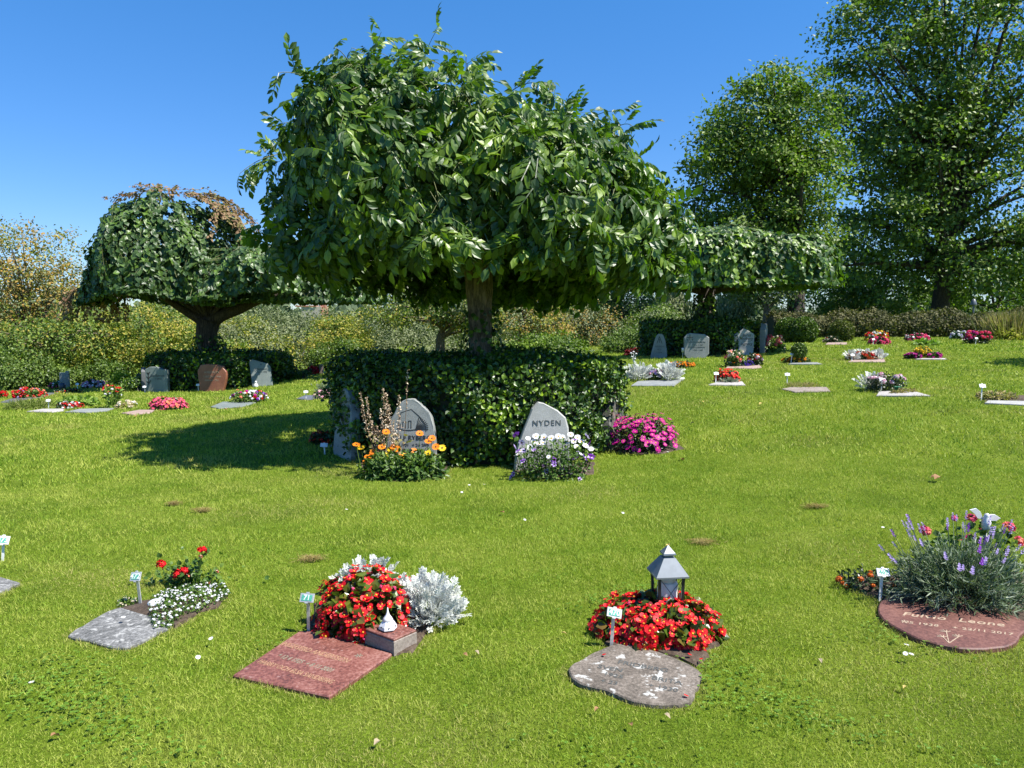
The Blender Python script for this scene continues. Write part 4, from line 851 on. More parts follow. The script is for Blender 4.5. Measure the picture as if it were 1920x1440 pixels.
# right ring
headstone('pale blue grey pointed headstone at the left end of the right ring hedge', smooth([(-.21, -.05), (-.16, .3), (-.08, .58), (.02, .63), (.1, .58), (.17, .35), (.18, -.05)], 3), 1236, 671, -.25, GRAN_GREY, th=.12,
          emblem=([[(-.06, .38), (0, .56), (.07, .38)], [(0, .4), (0, .5)]], .02, INKG), text=[('ERIKSSON', 0, .3, .05, INKG, {}), ('NILS', 0, .22, .05, INKG, {}), ('+ 1979', 0, .14, .05, INKG, {})])
headstone('wide grey headstone with cut corners and a small cross, on the right ring hedge', [(-.24, -.05), (-.24, .0), (-.31, .08), (-.31, .52), (-.24, .60), (-.16, .63), (.2, .60), (.31, .52), (.31, .1), (.24, .02), (.24, -.05)], 1305, 671, -.05, GRAN_GREY, th=.14,
          emblem=([[(-.25, .52), (-.1, .52)], [(-.175, .45), (-.175, .6)], [(-.25, .47), (-.22, .45)], [(-.12, .45), (-.1, .48)]], .022, INKG),
          text=[('GOSTA LARSSON', .0, .40, .055, INKG, {}), ('* 1914  + 1987', .02, .33, .045, INKG, {}), ('MARGIT LARSSON', .0, .27, .05, INKG, {}), ('* 1918  + 1999', .02, .2, .045, INKG, {})])
headstone('grey stone with a gabled top and black script, behind the mixed roses', [(-.255, -.05), (-.265, .50), (-.25, .535), (-.03, .69), (.0, .70), (.03, .69), (.255, .56), (.27, .53), (.245, -.05)], 1393, 666, .0, GRAN_LIGHT, th=.13,
          emblem=([[(-.2, .4), (-.17, .5), (-.15, .4)], [(-.2, .42), (-.14, .36)], [(-.21, .24), (-.17, .3), (-.13, .22)], [(-.18, .3), (-.15, .22)], [(-.17, .42), (-.17, .2)]], .012, INK),
          text=[('Bertil', .06, .52, .10, INK, {'shear': .3}), ('Hedberg', .05, .435, .10, INK, {'shear': .3}), ('* 1914 + 1992', .06, .37, .04, INK, {}), ('Ingborg', .06, .30, .10, INK, {'shear': .3})])
headstone('slender weathered stone seen edge-on at the right end of the right ring hedge', [(-.25, -.05), (-.25, .6), (-.1, .76), (.05, .78), (.25, .6), (.25, -.05)], 1431, 661, 1.15, GRAN_GREY, th=.14, jit=.01)
headstone('dark stone seen edge-on at the extreme left of the right ring hedge', [(-.25, -.05), (-.25, .45), (0, .58), (.25, .45), (.25, -.05)], 1217, 664, -1.2, GRAN_DARK, th=.1)
# small far stones on the left
headstone('small light grey stone under the leafy shrub at the far left', [(-.22, -.05), (-.22, .46), (-.06, .46), (-.04, .5), (.04, .5), (.05, -.05)], 128, 727, .2, GRAN_GREY, th=.1)
headstone('short grey stone pillar behind the pale pink flowers at far left', [(-.09, -.05), (-.1, .25), (0, .34), (.1, .25), (.09, -.05)], 152, 722, 0, GRAN_GREY, th=.12)
headstone('little beige stone pillar right of the red flowers behind the left ring', [(-.06, -.05), (-.06, .28), (.05, .29), (.06, -.05)], 603, 701, 0, PINK, th=.1)
headstone('small grey stone just behind the red flowers past the left ring', [(-.12, -.05), (-.12, .3), (0, .42), (.12, .3), (.12, -.05)], 589, 696, 0, GRAN_GREY, th=.1)

# ---------------- grave markers
def marker(label, px, py, hpx, ang=0, tilt=0, number=None, mat=METAL, lean=.0, pw=.075, ph=.045, pmat=PLATE, base=None):
    g = G(px, py); h_ = hpx / FPX * g[1] * 1.02
    r = thing('grave_marker', label, 'grave marker', tuple(g), 'numbered grave markers on stakes', ang)
    k = h_ / .22; bf = Buf(); box(bf, (0, 0, h_ * .42 - .05), (.016 * max(1, k * .9), .006, h_ * .84 + .1), 0, .0015); bf.v = [v + np.column_stack([v[:, 2] * math.tan(lean), 0 * v[:, 2], 0 * v[:, 2]]) for v in bf.v]
    link('stake', bf.mesh('stake', mat), r)
    pc = Vector((h_ * .9 * math.tan(lean), -.008, h_ * .88)); rot = (math.radians(62), tilt, 0)
    bf = Buf(); w2, h2 = pw / 2, ph / 2
    o = [(-w2, -h2), (-w2 * .25, -h2), (-w2 * .2, -h2 * 1.25), (w2 * .2, -h2 * 1.25), (w2 * .25, -h2), (w2, -h2), (w2, h2), (w2 * .25, h2), (w2 * .2, h2 * 1.3), (-w2 * .2, h2 * 1.3), (-w2 * .25, h2), (-w2, h2)]
    prism(bf, o, 0, .006, 0, .001); pl = link('number_plate', bf.mesh('plate', mat), r, pc, rot)
    bf = Buf(); prism(bf, [(-w2 * .74, -h2 * .66), (w2 * .74, -h2 * .66), (w2 * .74, h2 * .66), (-w2 * .74, h2 * .66)], 0, .0015); link('number_field', bf.mesh('field', pmat), pl, (0, 0, .0062))
    if number: txt(number, ph * .82, WHITEM if pmat is PLATE else PLATE, pl, (0, 0, .0082), (0, 0, 0), 'digits', .0006, bold=.0006)
    DISCS.append((g[0], g[1], .012)); return r
marker('grey metal marker with number 71, left of the red begonias with silver foliage', 579, 1188, 80, -.15, 0, '71')
marker('grey metal marker with number 470, in front of the begonias holding the lantern', 1146, 1214, 78, .1, .25, '470', lean=.06)
marker('white marker with number 469 between the marigolds and the lavender', 1650, 1127, 64, .1, .05, '469', WHITEM, lean=.03, pmat=WHITEM)
marker('leaning grey marker with a green field, beside the small white flowers', 264, 1137, 66, -.2, -.1, '472', lean=-.09, pw=.065, ph=.05)
marker('bent grey marker standing alone at the left edge of the picture', 5, 1052, 46, .2, .12, '473', WHITEM, lean=.08, pw=.08, ph=.055)
for la, px, py, hp in [('white marker left of the red and white flowers at far left', 91, 766, 17), ('white marker in front of the pale pink flowers at far left', 145, 731, 12),
                       ('white marker leaning beside the engraved grey stone of the left ring hedge', 272, 736, 12), ('white marker beside the brown headstone', 372, 734, 14),
                       ('white marker standing on the small slate slab left of the lavender', 574, 748, 15), ('small marker left of the tall edge-on stone and the red flowers', 609, 852, 20),
                       ('white marker left of the small red begonias', 1342, 720, 22), ('white marker in front of the bare grey brown slab', 1476, 719, 19),
                       ('white marker in front of the small round ball bush', 1483, 681, 19), ('white marker at the left of the silver edged red bed', 1597, 679, 15),
                       ('white marker in front of the pale pink geraniums', 1652, 735, 26), ('thin white marker standing beside the bare soil at the right edge', 1840, 751, 31),
                       ('white marker at the left of the bright pink and yellow far bed', 1637, 647, 12), ('white marker in the pink begonias before the brown hedge', 1712, 640, 9),
                       ('white marker by the white flowers near the end of the brown hedge', 1800, 637, 10), ('white marker in front of the big rose pink geraniums', 1829, 646, 13),
                       ('white marker behind the yellow cushion flowers', 1717, 664, 8), ('white marker at the left front of the mixed roses', 1367, 687, 9)]:
    marker(la, px, py, hp, rng.uniform(-.2, .2), rng.uniform(-.05, .05), None, WHITEM, lean=rng.uniform(-.05, .1), pw=.09, ph=.05, pmat=WHITEM)

# ---------------- blossoms
YC = petal('centre_yellow', (.75, .45, .04)); DC = petal('centre_dark', (.03, .015, .03)); PC = {
    'red': petal('red', (.66, .008, .014), .3), 'coral': petal('coral', (.80, .035, .045), .3), 'pink': petal('pink', (.76, .07, .20)), 'magenta': petal('magenta', (.50, .012, .25)),
    'white': petal('white', (.78, .78, .78), .05), 'orange': petal('orange', (.85, .24, .012)), 'yellow': petal('yellow', (.80, .55, .02)), 'violet': petal('violet', (.27, .06, .50)),
    'lilac': petal('lilac', (.42, .33, .62)), 'lightpink': petal('lightpink', (.78, .42, .52)), 'rust': petal('rust', (.42, .07, .01)), 'darkred': petal('darkred', (.22, .008, .015)),
    'blue': petal('blue', (.10, .05, .42)), 'cream': petal('cream', (.72, .62, .45)), 'salmon': petal('salmon', (.8, .22, .13))}
_T = {}
def pet(L, W_, a, up, z=0.0, tip=1.0, r0=0.0):
    "six point petal leaving the centre at angle a, cupped upwards"
    pts = np.array([(r0, -W_ * .2, 0), (r0 + L * .55, -W_ * .5, up * .5), (r0 + L * .93, -W_ * .3 * tip, up), (r0 + L, 0, up * .95), (r0 + L * .93, W_ * .3 * tip, up), (r0 + L * .55, W_ * .5, up * .5), (r0, W_ * .2, 0)]) + (0, 0, z)
    ca, sa = math.cos(a), math.sin(a); return np.column_stack([pts[:, 0] * ca - pts[:, 1] * sa, pts[:, 0] * sa + pts[:, 1] * ca, pts[:, 2]])
def blossom(kind, col, cv=None):
    key = (kind, col, cv)
    if key in _T: return _T[key]
    bf = Buf(); r = np.random.default_rng(len(_T)); mats = [PC[col], YC]; P7 = I(range(7))
    def disc(rad, z, mi, n_=7): a = np.linspace(0, 2 * PI, n_, endpoint=False); bf.add(np.column_stack([np.cos(a) * rad, np.sin(a) * rad, np.full(n_, z)]), I(range(n_)), mi)
    if kind == 'begonia':
        for a, L_, W_ in ((0, 1, 1.15), (PI, 1, 1.15), (PI / 2, .75, .6), (-PI / 2, .75, .6)): bf.add(pet(L_, W_, a + r.normal(0, .1), .25 + r.uniform(0, .2)), P7)
        lathe(bf, [(.22, .06), (.2, .2), (.08, .27)], 6, 1)
    elif kind == 'daisy':
        mats = [PC[col], DC if cv != 'y' else YC]
        for i in range(15): bf.add(pet(1, .4, i / 15 * 2 * PI + r.normal(0, .05), .12 + r.normal(0, .05), .01 * (i % 2)), P7)
        lathe(bf, [(.24, .02), (.22, .12), (.1, .16)], 8, 1)
    elif kind == 'petunia':
        mats = [PC[col], DC, PC['white']]; n_ = 20; a = np.linspace(0, 2 * PI, n_, endpoint=False)
        rr = 1 + .12 * np.cos(5 * a); ring = lambda f, z: np.column_stack([np.cos(a) * rr * f, np.sin(a) * rr * f, z + .05 * np.cos(10 * a) * f])
        V = np.concatenate([ring(.12, -.35), ring(.32, -.02), ring(1, .16)]); k = np.arange(n_); k2 = (k + 1) % n_
        bf.add(V, np.stack([k, k2, n_ + k2, n_ + k], 1), 1); F = np.stack([n_ + k, n_ + k2, 2 * n_ + k2, 2 * n_ + k], 1)
        st = (k % 4 == 0) if cv == 'stripe' else np.zeros(n_, bool); bf.f[4].append((F[~st], 0)); 
        if st.any(): bf.f[4].append((F[st], 2))
    elif kind in ('geranium', 'rose', 'marigold', 'head'):
        np_ = {'geranium': 26, 'rose': 16, 'marigold': 40, 'head': 9}[kind]; mats = [PC[col], PC[cv] if cv else PC[col]]
        for i in range(np_):
            u = r.normal(size=3); u[2] = abs(u[2]) - (.15 if kind == 'geranium' else 0); u /= np.linalg.norm(u); c_ = u * np.array([.7, .7, .55])
            t1 = np.cross(u, r.normal(size=3)); t1 /= np.linalg.norm(t1); t2 = np.cross(u, t1); s = {'geranium': .36, 'rose': .45, 'marigold': .3, 'head': .5}[kind] * r.uniform(.8, 1.2)
            a = np.linspace(0, 2 * PI, 6, endpoint=False); q = c_ + (np.cos(a) * s)[:, None] * t1 + (np.sin(a) * s * .8)[:, None] * t2 + (u * .12)[None] * np.cos(2 * a)[:, None]
            bf.add(q, I(range(6)), int(r.random() < .35))
    elif kind == 'spike':
        for i in range(16):
            z = i / 15 * 1.0; a = i * 2.4; bf.add(pet(.22 * (1.1 - z * .5), .2, a, .12, z), P7)
        bf.add([(-.03, 0, -.2), (.03, 0, -.2), (0, 0, 1)], I((0, 1, 2)))
    me = bf.mesh(kind + '_' + col, mats); _T[key] = me; return me
LEAF_BEG = leafmat('begonia_leaf', [(.03, .06, .008), (.06, .10, .01), (.10, .14, .015), (.14, .09, .02)], .3, .22, .6, 8)
LEAF_FL = leafmat('flower_leaf', [(.03, .07, .012), (.055, .115, .018), (.09, .16, .025), (.13, .2, .03)], .45, .25, .4, 5)
LEAF_DK = leafmat('dark_flower_leaf', [(.018, .035, .01), (.03, .055, .014), (.05, .085, .02)], .4, .15, .5, 5)
SILVER = leafmat('silver_leaf', [(.44, .46, .42), (.60, .62, .57), (.74, .76, .70)], .75, .15, .2, 6, (1, 1, 1))
SILV2 = leafmat('silver_green_leaf', [(.16, .21, .14), (.24, .30, .20), (.34, .40, .28)], .7, .15, .2, 6, (1, 1, .8))
LAVG = leafmat('lavender_leaf', [(.06, .10, .035), (.11, .16, .08), (.19, .24, .15), (.30, .34, .25)], .6, .15, .3, 6)
DRYL = leafmat('dry_plant_leaf', [(.28, .22, .10), (.38, .32, .15), (.22, .24, .07)], .8, .25, .2, 6)
PALEG = leafmat('pale_green_leaf', [(.12, .20, .03), (.20, .30, .05), (.28, .38, .08)], .5, .3, .3, 6)
def lobed(n_=7, seed=0):
    "deeply cut leaf of a silver ragwort"
    r = np.random.default_rng(seed); V = []; F = []
    V += [(-.018, 0, 0), (.018, 0, 0), (.018, .9, .08), (-.018, .9, .08)]; F.append((0, 1, 2, 3)); k = 4
    for i in range(n_):
        t = .25 + .7 * i / n_; sd = 1 if i % 2 else -1; a = sd * .85; L_ = .42 * (1 - .35 * t) * r.uniform(.8, 1.15)
        for da, f in ((-.35, .8), (0.05, 1), (.45, .75)):
            d = np.array([math.sin(a + da), math.cos(a + da)]); nn = np.array([-d[1], d[0]]) * .036; p = np.array([0, t])
            for q, z in ((p - nn * .5, 0), (p + d * L_ * f * .7 - nn, .05), (p + d * L_ * f, .02), (p + d * L_ * f * .7 + nn, .05)): V.append((q[0], q[1], z + .08 * t))
            F.append((k, k + 1, k + 2, k + 3)); k += 4
    d = [(0, .85, .07), (.08, 1.0, .05), (0, 1.12, .0), (-.08, 1.0, .05)]; V += d; F.append((k, k + 1, k + 2, k + 3))
    return np.array(V), [np.array(F)]
L_LOBED = lobed()
FADE = {}
def bed(name, label, cat, px, py, wpx, hpx, ry=None, leaf=LEAF_FL, tmpl=L_OVAL, nleaf=600, lsz=.04, bl=(), group=None, hup=.35, d_off=None, loc=None, base_spread=1.0, low=0.0, inner=True, topbias=0.0, rx=None, hh=None):
    """rounded clump of leaves carrying blossoms. px, py: middle of its front edge on the ground; wpx, hpx: its size seen"""
    g = G(px, py) if loc is None else np.array(loc, float); k = g[1] / FPX; rx = rx or wpx * k / 2 * .96
    ry = ry or min(rx, .28); a_ = ry * .9 * EYE / g[1]; H_ = hpx * k * .96; hh = hh or max(.05, .5 * H_, math.sqrt(max(0, (H_ - a_) ** 2 - a_ * a_))); cx_, cy_ = g[0], g[1] + ry * .95; z0 = h1(cx_, cy_); root = thing(name, label, cat, (cx_, cy_, z0), group)
    def surf(n_, rmin=.85, rmax=1.04, zlo=.0):
        u = rdir(n_); u[:, 2] = np.abs(u[:, 2]) * (1 - zlo) + zlo; u = unit(u)
        lm = 1 + .07 * np.sin(7 * np.arctan2(u[:, 1], u[:, 0]) + px) + .05 * np.sin(9 * u[:, 2] + 5 * u[:, 0] + py)
        f = rng.uniform(rmin, rmax, n_) * lm; sq = (1 - np.abs(u[:, 2]) ** 2.6) ** .38 / np.maximum(np.hypot(u[:, 0], u[:, 1]), .05)
        return np.column_stack([u[:, 0] * sq * rx * f, u[:, 1] * sq * ry * f, u[:, 2] * hh * f]), u
    if nleaf:
        bf = Buf(); p, u = surf(nleaf, .45, 1.0); nr = u + (0, 0, .6) + rdir(nleaf) * .5
        scatter(bf, tmpl, p, u * .8 + rdir(nleaf) * .7 + (0, 0, -.1), nr, rng.uniform(lsz * .7, lsz * 1.25, nleaf))
        if inner:   # short stems from the ground
            m_ = 24
            for i in range(m_):
                e = p[rng.integers(nleaf)] * .8; tube(bf, [(e[0] * .5, e[1] * .5, -.01), e * (.8, .8, .6), e], [.004, .003, .002], 4, 0, 0, False)
        link('foliage', bf.mesh(name + '_foliage', leaf), root)
    cand = []
    for (kind, col, cv, n_, sz, zlo) in bl:
        me = blossom(kind, col, cv); p, u = surf(n_, .96, 1.08, zlo)
        for i in range(n_): cand.append((p[i], u[i], me, sz * rng.uniform(.75, 1.2)))
    cand.sort(key=lambda c_: c_[0][1] - c_[0][2] * .8)
    place_blossoms(root, cand, hup, name); DISCS.append((cx_, cy_, min(rx, ry) * .8)); 
    th_ = np.linspace(0, 2 * PI, 14, endpoint=False); POLYS.append(np.column_stack([cx_ + np.cos(th_) * rx * .8, cy_ + np.sin(th_) * ry * .8]))
    return root
def place_blossoms(root, cand, hup, name):
    rest = Buf(); rm = []
    for i, (p, u, me, sz) in enumerate(cand):
        d = Vector((u[0] * .9, u[1] * .9 - .12, u[2] + hup)) + Vector(rng.normal(0, .18, 3)); q = d.to_track_quat('Z', 'Y'); q = q @ Matrix.Rotation(rng.uniform(0, 6.28), 3, 'Z').to_quaternion()
        if i < 100: link('blossom', me, root, Vector(p), q.to_euler(), sz)
        else:
            R = np.array(q.to_matrix()); V = np.empty(len(me.vertices) * 3, np.float32); me.vertices.foreach_get('co', V); V = V.reshape(-1, 3) @ R.T * sz + p
            mo = []
            for mt in me.materials:
                if mt not in rm: rm.append(mt)
                mo.append(rm.index(mt))
            off = rest.n; rest.v.append(V.astype(float)); rest.n += len(V)
            for pl in me.polygons: rest.f.setdefault(len(pl.vertices), []).append((np.array([pl.vertices[:]]) + off, mo[pl.material_index]))
    if rest.n: tag(link('blossoms', rest.mesh(name + '_blossoms', rm), root), kind='stuff')

# ---- foreground left to right
bed('begonia', 'dense red begonias with silver ragwort behind them, beside marker 71', 'flowers', 672, 1205, 194, 146, ry=.21, leaf=LEAF_BEG, tmpl=L_ROUND, nleaf=1300, lsz=.05,
    bl=[('begonia', 'red', None, 230, .025, .0), ('begonia', 'coral', None, 80, .022, .0), ('begonia', 'darkred', None, 30, .022, .0), ('head', 'pink', None, 12, .012, .0)], hup=.1)
def ragwort(label, px, py, wpx, hpx, n_=150, sz=(.10, .17), ry=None, loc=None, name='silver_ragwort', mat=SILVER, grp='silver leaved plants'):
    g = G(px, py) if loc is None else np.array(loc, float); k = g[1] / FPX; rx = wpx * k / 2; hh = hpx * k; ry = ry or rx * .8; r = thing(name, label, 'plant', (g[0], g[1] + ry * .6, h1(g[0], g[1] + ry * .6)), grp)
    bf = Buf(); u = rdir(n_); u[:, 2] = np.abs(u[:, 2]) + .1; u = unit(u); f = rng.uniform(.35, .8, n_)
    hh *= .8; p = u * np.array([rx, ry, hh]) * f[:, None]; ax = u * (1, 1, .8) + rdir(n_) * .4 + (0, 0, .25)
    scatter(bf, L_LOBED, p, ax, np.array([0, -.5, 1]) + rdir(n_) * .6, rng.uniform(*sz, n_), 0, rng.uniform(.7, 1.1, n_))
    for i in range(18): e = p[rng.integers(n_)]; tube(bf, [(e[0] * .3, e[1] * .3, -.01), e * .6, e], [.005, .004, .002], 4, 0, 0, False)
    link('foliage', bf.mesh('ragwort_foliage', mat), r); return r
ragwort('bushy silver ragwort spilling over behind the granite block', 800, 1182, 150, 128, 340, (.06, .10), ry=.17)
g = G(690, 1150); ragwort('silver ragwort rising behind the red begonias beside marker 71', 0, 0, 170, 128, 240, (.05, .09), ry=.09, loc=(g[0] - .01, g[1] + .08, 0))
# granite block with white ornament
g1, g2, g3 = G(684, 1210), G(739, 1231), G(778, 1208); ang = math.atan2(g2[1] - g1[1], g2[0] - g1[0]); wd = np.linalg.norm(g2[:2] - g1[:2]); dp = max(.15, np.linalg.norm(g3[:2] - g2[:2]))
blk = thing('stone_block', 'low square granite block with red polished top, carrying the white ornament', 'stone block', tuple(g1), None, ang); hb = .085
bf = Buf(); box(bf, (wd / 2, dp / 2, hb / 2 - .012), (wd, dp, hb), 0, .003); link('base', bf.mesh('block', GRAN_TAUPE), blk)
bf = Buf(); box(bf, (wd / 2, dp / 2, hb - .012 + .006), (wd - .004, dp - .004, .012), 0, .003); link('top', bf.mesh('block_top', GRAN_RED), blk)
POLYS.append(np.array([g1[:2], g2[:2], g3[:2], g1[:2] + g3[:2] - g2[:2]]))
ca, sa = math.cos(ang), math.sin(ang); oc = (g1[0] + (wd * .47) * ca - (dp * .42) * sa, g1[1] + (wd * .47) * sa + (dp * .42) * ca, g1[2] + hb)
orn = thing('grave_ornament', 'small white porcelain ornament with a pointed lid, standing on the granite block', 'ornament', oc)
bf = Buf(); lathe(bf, [(.034, 0), (.046, .008), (.043, .022), (.030, .042), (.026, .046)], 6, rot=.3); link('body', bf.mesh('orn_body', CERA), orn)
bf = Buf(); lathe(bf, [(.024, .046), (.027, .05), (.02, .062), (.010, .075), (.005, .09), (.003, .108), (.0012, .112)], 14); link('lid', bf.mesh('orn_lid', CERA, True), orn)
for a_ in (-2.3, -1.25, -.2):
    bf = Buf(); lathe(bf, [(.003, 0), (.003, .003)], 8); link('hole', bf.mesh('orn_hole', INK), orn, (.039 * math.cos(a_), .039 * math.sin(a_), .022), (0, math.radians(62), a_))
# lantern and begonias
bed('begonia', 'dense red begonias planted in a ring round the grey lantern', 'flowers', 1247, 1222, 252, 120, ry=.25, leaf=LEAF_BEG, tmpl=L_ROUND, nleaf=1700, lsz=.05,
    bl=[('begonia', 'red', None, 330, .025, .0), ('begonia', 'coral', None, 100, .022, .0), ('begonia', 'darkred', None, 40, .022, .0), ('head', 'pink', None, 16, .012, .0)], hup=.1)
g = G(1250, 1176); la = thing('lantern', 'grey metal grave lantern with a white candle and crossed wires, among red begonias', 'lantern', tuple(g), None, .12)
k = g[1] / FPX; zt = at(1245, 1022, g[1])[2] - g[2]; wr = 32 * k; zr = at(1245, 1083, g[1] - wr)[2] - g[2]
def frustum(bf, w0, z0, w1, z1, mi=0): lathe(bf, [(w0 * 1.414, z0), (w1 * 1.414, z1)], 4, mi, rot=PI / 4)
zs = zr + (zt - zr) * .62
bf = Buf(); frustum(bf, wr, zr - .008, wr, zr); frustum(bf, wr * .995, zr - .0005, wr * .36, zs - .006); frustum(bf, wr * .25, zs - .008, wr * .25, zs + .012); frustum(bf, wr * .39, zs + .01, wr * .36, zs + .018); frustum(bf, wr * .355, zs + .0175, .001, zt)
link('roof', bf.mesh('lantern_roof', ZINC), la)
fw, fb = wr * .74, wr * .62; fm = plain('lantern_dark', (.03, .032, .036), .35, .4)
for sx in (-1, 1):
    for sy in (-1, 1):
        bf = Buf(); a0 = np.array((sx * fb, sy * fb, 0.0)); a1 = np.array((sx * fw, sy * fw, zr - .006)); prism(bf, [(-.0065, -.0065), (.0065, -.0065), (.0065, .0065), (-.0065, .0065)], 0, 1, xf=lambda V: np.column_stack([V[:, 0], V[:, 1], 0 * V[:, 2]]) + a0 + (a1 - a0) * V[:, 2:3])
        link('post', bf.mesh('post', fm), la)
zc = zr * .42
for q in range(4):
    a_ = q * PI / 2; Rz = np.array(Matrix.Rotation(a_, 3, 'Z'))
    bf = Buf(); f1 = fb + (fw - fb) * (zc / zr)
    tube(bf, [(-f1, -f1 + .001, zc), (fw, -fw + .001, zr - .008)], .0016, 5); tube(bf, [(f1, -f1 - .002, zc), (-fw, -fw - .002, zr - .008)], .0016, 5); bf.v = [v @ Rz.T for v in bf.v]
    link('wire_cross', bf.mesh('wires', fm), la)
bf = Buf(); frustum(bf, fb + .006, 0, fb + .006, .012); link('base', bf.mesh('lantern_base', ZINC), la)
cd = link('candle', None, la) if False else None
bf = Buf(); rc = wr * .6; lathe(bf, [(rc * .85, .012), (rc, .02), (rc, zr - .055), (rc * .92, zr - .05)], 20); cn = link('candle', bf.mesh('candle', plain('wax', (.85, .84, .82), .35, 0, .5, .03, trans=.45), True), la)
bf = Buf(); lathe(bf, [(rc * .8, zr - .05), (rc * .8, zr - .02), (rc * .6, zr - .015)], 20); link('lid', bf.mesh('candle_lid', plain('candle_lid', (.55, .6, .56), .3), True), cn)
# marigolds, lavender, geraniums behind it
bed('marigold', 'rust red marigolds on bare soil behind marker 469', 'flowers', 1645, 1118, 110, 55, ry=.16, leaf=LEAF_DK, tmpl=L_NARROW, nleaf=420, lsz=.035,
    bl=[('marigold', 'rust', 'orange', 11, .021, .15)], hup=.3)
def lavender(label, px, py, rx, ry, hh, nst, nsp, grp=None, loc=None, name='lavender', sp=.03):
    g = G(px, py) if loc is None else np.array(loc); r = thing(name, label, 'lavender', (g[0], g[1] + ry * .9, g[2])); bf = Buf(); cand = []
    for i in range(nst):
        u = rdir(1)[0]; u[2] = abs(u[2]) * .9 + .12; u /= np.linalg.norm(u); e = u * np.array([rx, ry, hh]) * rng.uniform(.7, 1.02); s = np.array([e[0] * .25, e[1] * .25, 0]); m2 = 11
        q = bez(s, (s + e) / 2 + (0, 0, hh * .18), e, m2)[3:]; T = unit(np.gradient(q, axis=0)); mm = len(q)
        for rep in range(2): scatter(bf, L_NEEDLE, q, T * .7 + rdir(mm) * .8 + (0, 0, .25), rdir(mm), rng.uniform(.03, .06, mm) * (hh / .4) ** .5, 0, 1.3)
        tube(bf, q[::2], .0022, 4, 0, 0, False)
    link('foliage', bf.mesh('lavender_foliage', LAVG), r); st = Buf()
    for i in range(nsp):
        u = rdir(1)[0]; u[2] = abs(u[2]) * 1.2 + .35; u /= np.linalg.norm(u); e = u * np.array([rx, ry, hh]); tp = e + np.array([u[0] * .3, u[1] * .3, 1]) * rng.uniform(.05, .14) * hh / .4
        tube(st, [e * .8, tp], .0016, 4, 0, 0, False); d = Vector(tp - e * .8).normalized(); link('flower_spike', blossom('spike', 'lilac' if rng.random() < .7 else 'violet'), r, tuple(tp), d.to_track_quat('Z', 'Y').to_euler(), rng.uniform(.8, 1.3) * sp)
    link('stems', st.mesh('lavender_stems', LAVG), r); return r
lv = G(1815, 1160); lavender('big flowering lavender bush overhanging the half-moon red slab', 0, 0, .45, .32, .37, 480, 55, loc=(lv[0] + .08, lv[1] - .07, lv[2]), sp=.042)
g = G(1850, 1085); bed('geranium', 'coral and rose geraniums hidden behind the lavender bush', 'flowers', 0, 0, 10, 10, ry=.12, leaf=LEAF_FL, tmpl=L_ROUND, nleaf=300, lsz=.045,
    bl=[('geranium', 'salmon', 'pink', 5, .04, .6), ('geranium', 'pink', 'magenta', 4, .035, .5)], loc=(g[0] + .05, g[1] + .12, g[2]), rx=.34, hh=.30)
wx = G(1862, 1070); wo = thing('ceramic_bird', 'white ceramic dove figure standing among the lavender flowers', 'ornament', (wx[0], wx[1] + .1, wx[2])); wz = at(1862, 978, wx[1] + .1)[2] - wx[2]
bf = Buf(); tube(bf, [(0, 0, 0), (0, 0, wz - .05)], .012, 8); link('pedestal', bf.mesh('pedestal', CERA), wo)
bf = Buf(); tube(bf, [(0, 0, wz - .07), (.0, -.005, wz - .04), (0, -.008, wz), (0, -.005, wz + .025), (0, -.012, wz + .045), (0, -.02, wz + .055)], [.006, .026, .03, .02, .016, .006], 10); link('body', bf.mesh('dove', CERA, True), wo)
for sx, pts in ((-1, [(-.01, .01), (-.03, .06), (-.06, .085), (-.10, .075), (-.065, .045), (-.05, .02)]), (1, [(.01, .02), (.03, .045), (.06, .045), (.10, .02), (.07, .0), (.03, -.02)])):
    bf = Buf(); prism(bf, pts, -.004, .004, 0, .002, xf=lambda V: np.column_stack([V[:, 0], V[:, 2] + .01, V[:, 1] + wz])); link('wing', bf.mesh('wing', CERA), wo)
# geraniums and white alyssum at left
gr = G(340, 1110); ge = thing('geranium', 'leggy red geraniums rising behind the small white flowers at left', 'flowers', (gr[0], gr[1] + .12, gr[2])); bf = Buf(); st = Buf(); Y0 = gr[1] + .12
for (px, py, s, cc) in [(302, 1058, .036, 'red'), (335, 1076, .042, 'red'), (346, 1070, .036, 'red'), (379, 1032, .036, 'red'), (326, 1084, .03, 'red'), (367, 1072, .016, 'salmon'), (406, 1072, .016, 'salmon'), (376, 1044, .016, 'salmon'), (393, 1093, .015, 'salmon'), (352, 1080, .016, 'salmon')]:
    e = at(px, py, Y0 - .02 + rng.uniform(-.05, .05)) - np.array([gr[0], Y0, gr[2]]); tube(st, bez((e[0] * .5, e[1], .0), (e[0] * .9, e[1], e[2] * .5), e, 6), .003, 5, 0, 0, False)
    link('blossom', blossom('geranium' if s > .02 else 'head', cc, 'red' if s > .02 else 'cream'), ge, tuple(e), (.5, rng.uniform(-.3, .3), rng.uniform(0, 6)), s)
    m2 = 9; q = e * rng.uniform(.3, .9, (m2, 1)) * np.array([1, 1, 1]) + rng.normal(0, .03, (m2, 3)); scatter(bf, L_ROUND, q, rdir(m2) + (0, 0, .1), rdir(m2) * .5 + (0, -.2, 1), rng.uniform(.025, .045, m2))
n_ = 200; q = np.column_stack([rng.normal(0, .13, n_), rng.normal(0, .05, n_), np.abs(rng.normal(.03, .06, n_))]); scatter(bf, L_ROUND, q, rdir(n_), rdir(n_) * .5 + (0, -.2, 1), rng.uniform(.02, .045, n_))
link('foliage', bf.mesh('ger_foliage', LEAF_FL), ge); link('stems', st.mesh('ger_stems', LEAF_FL), ge)
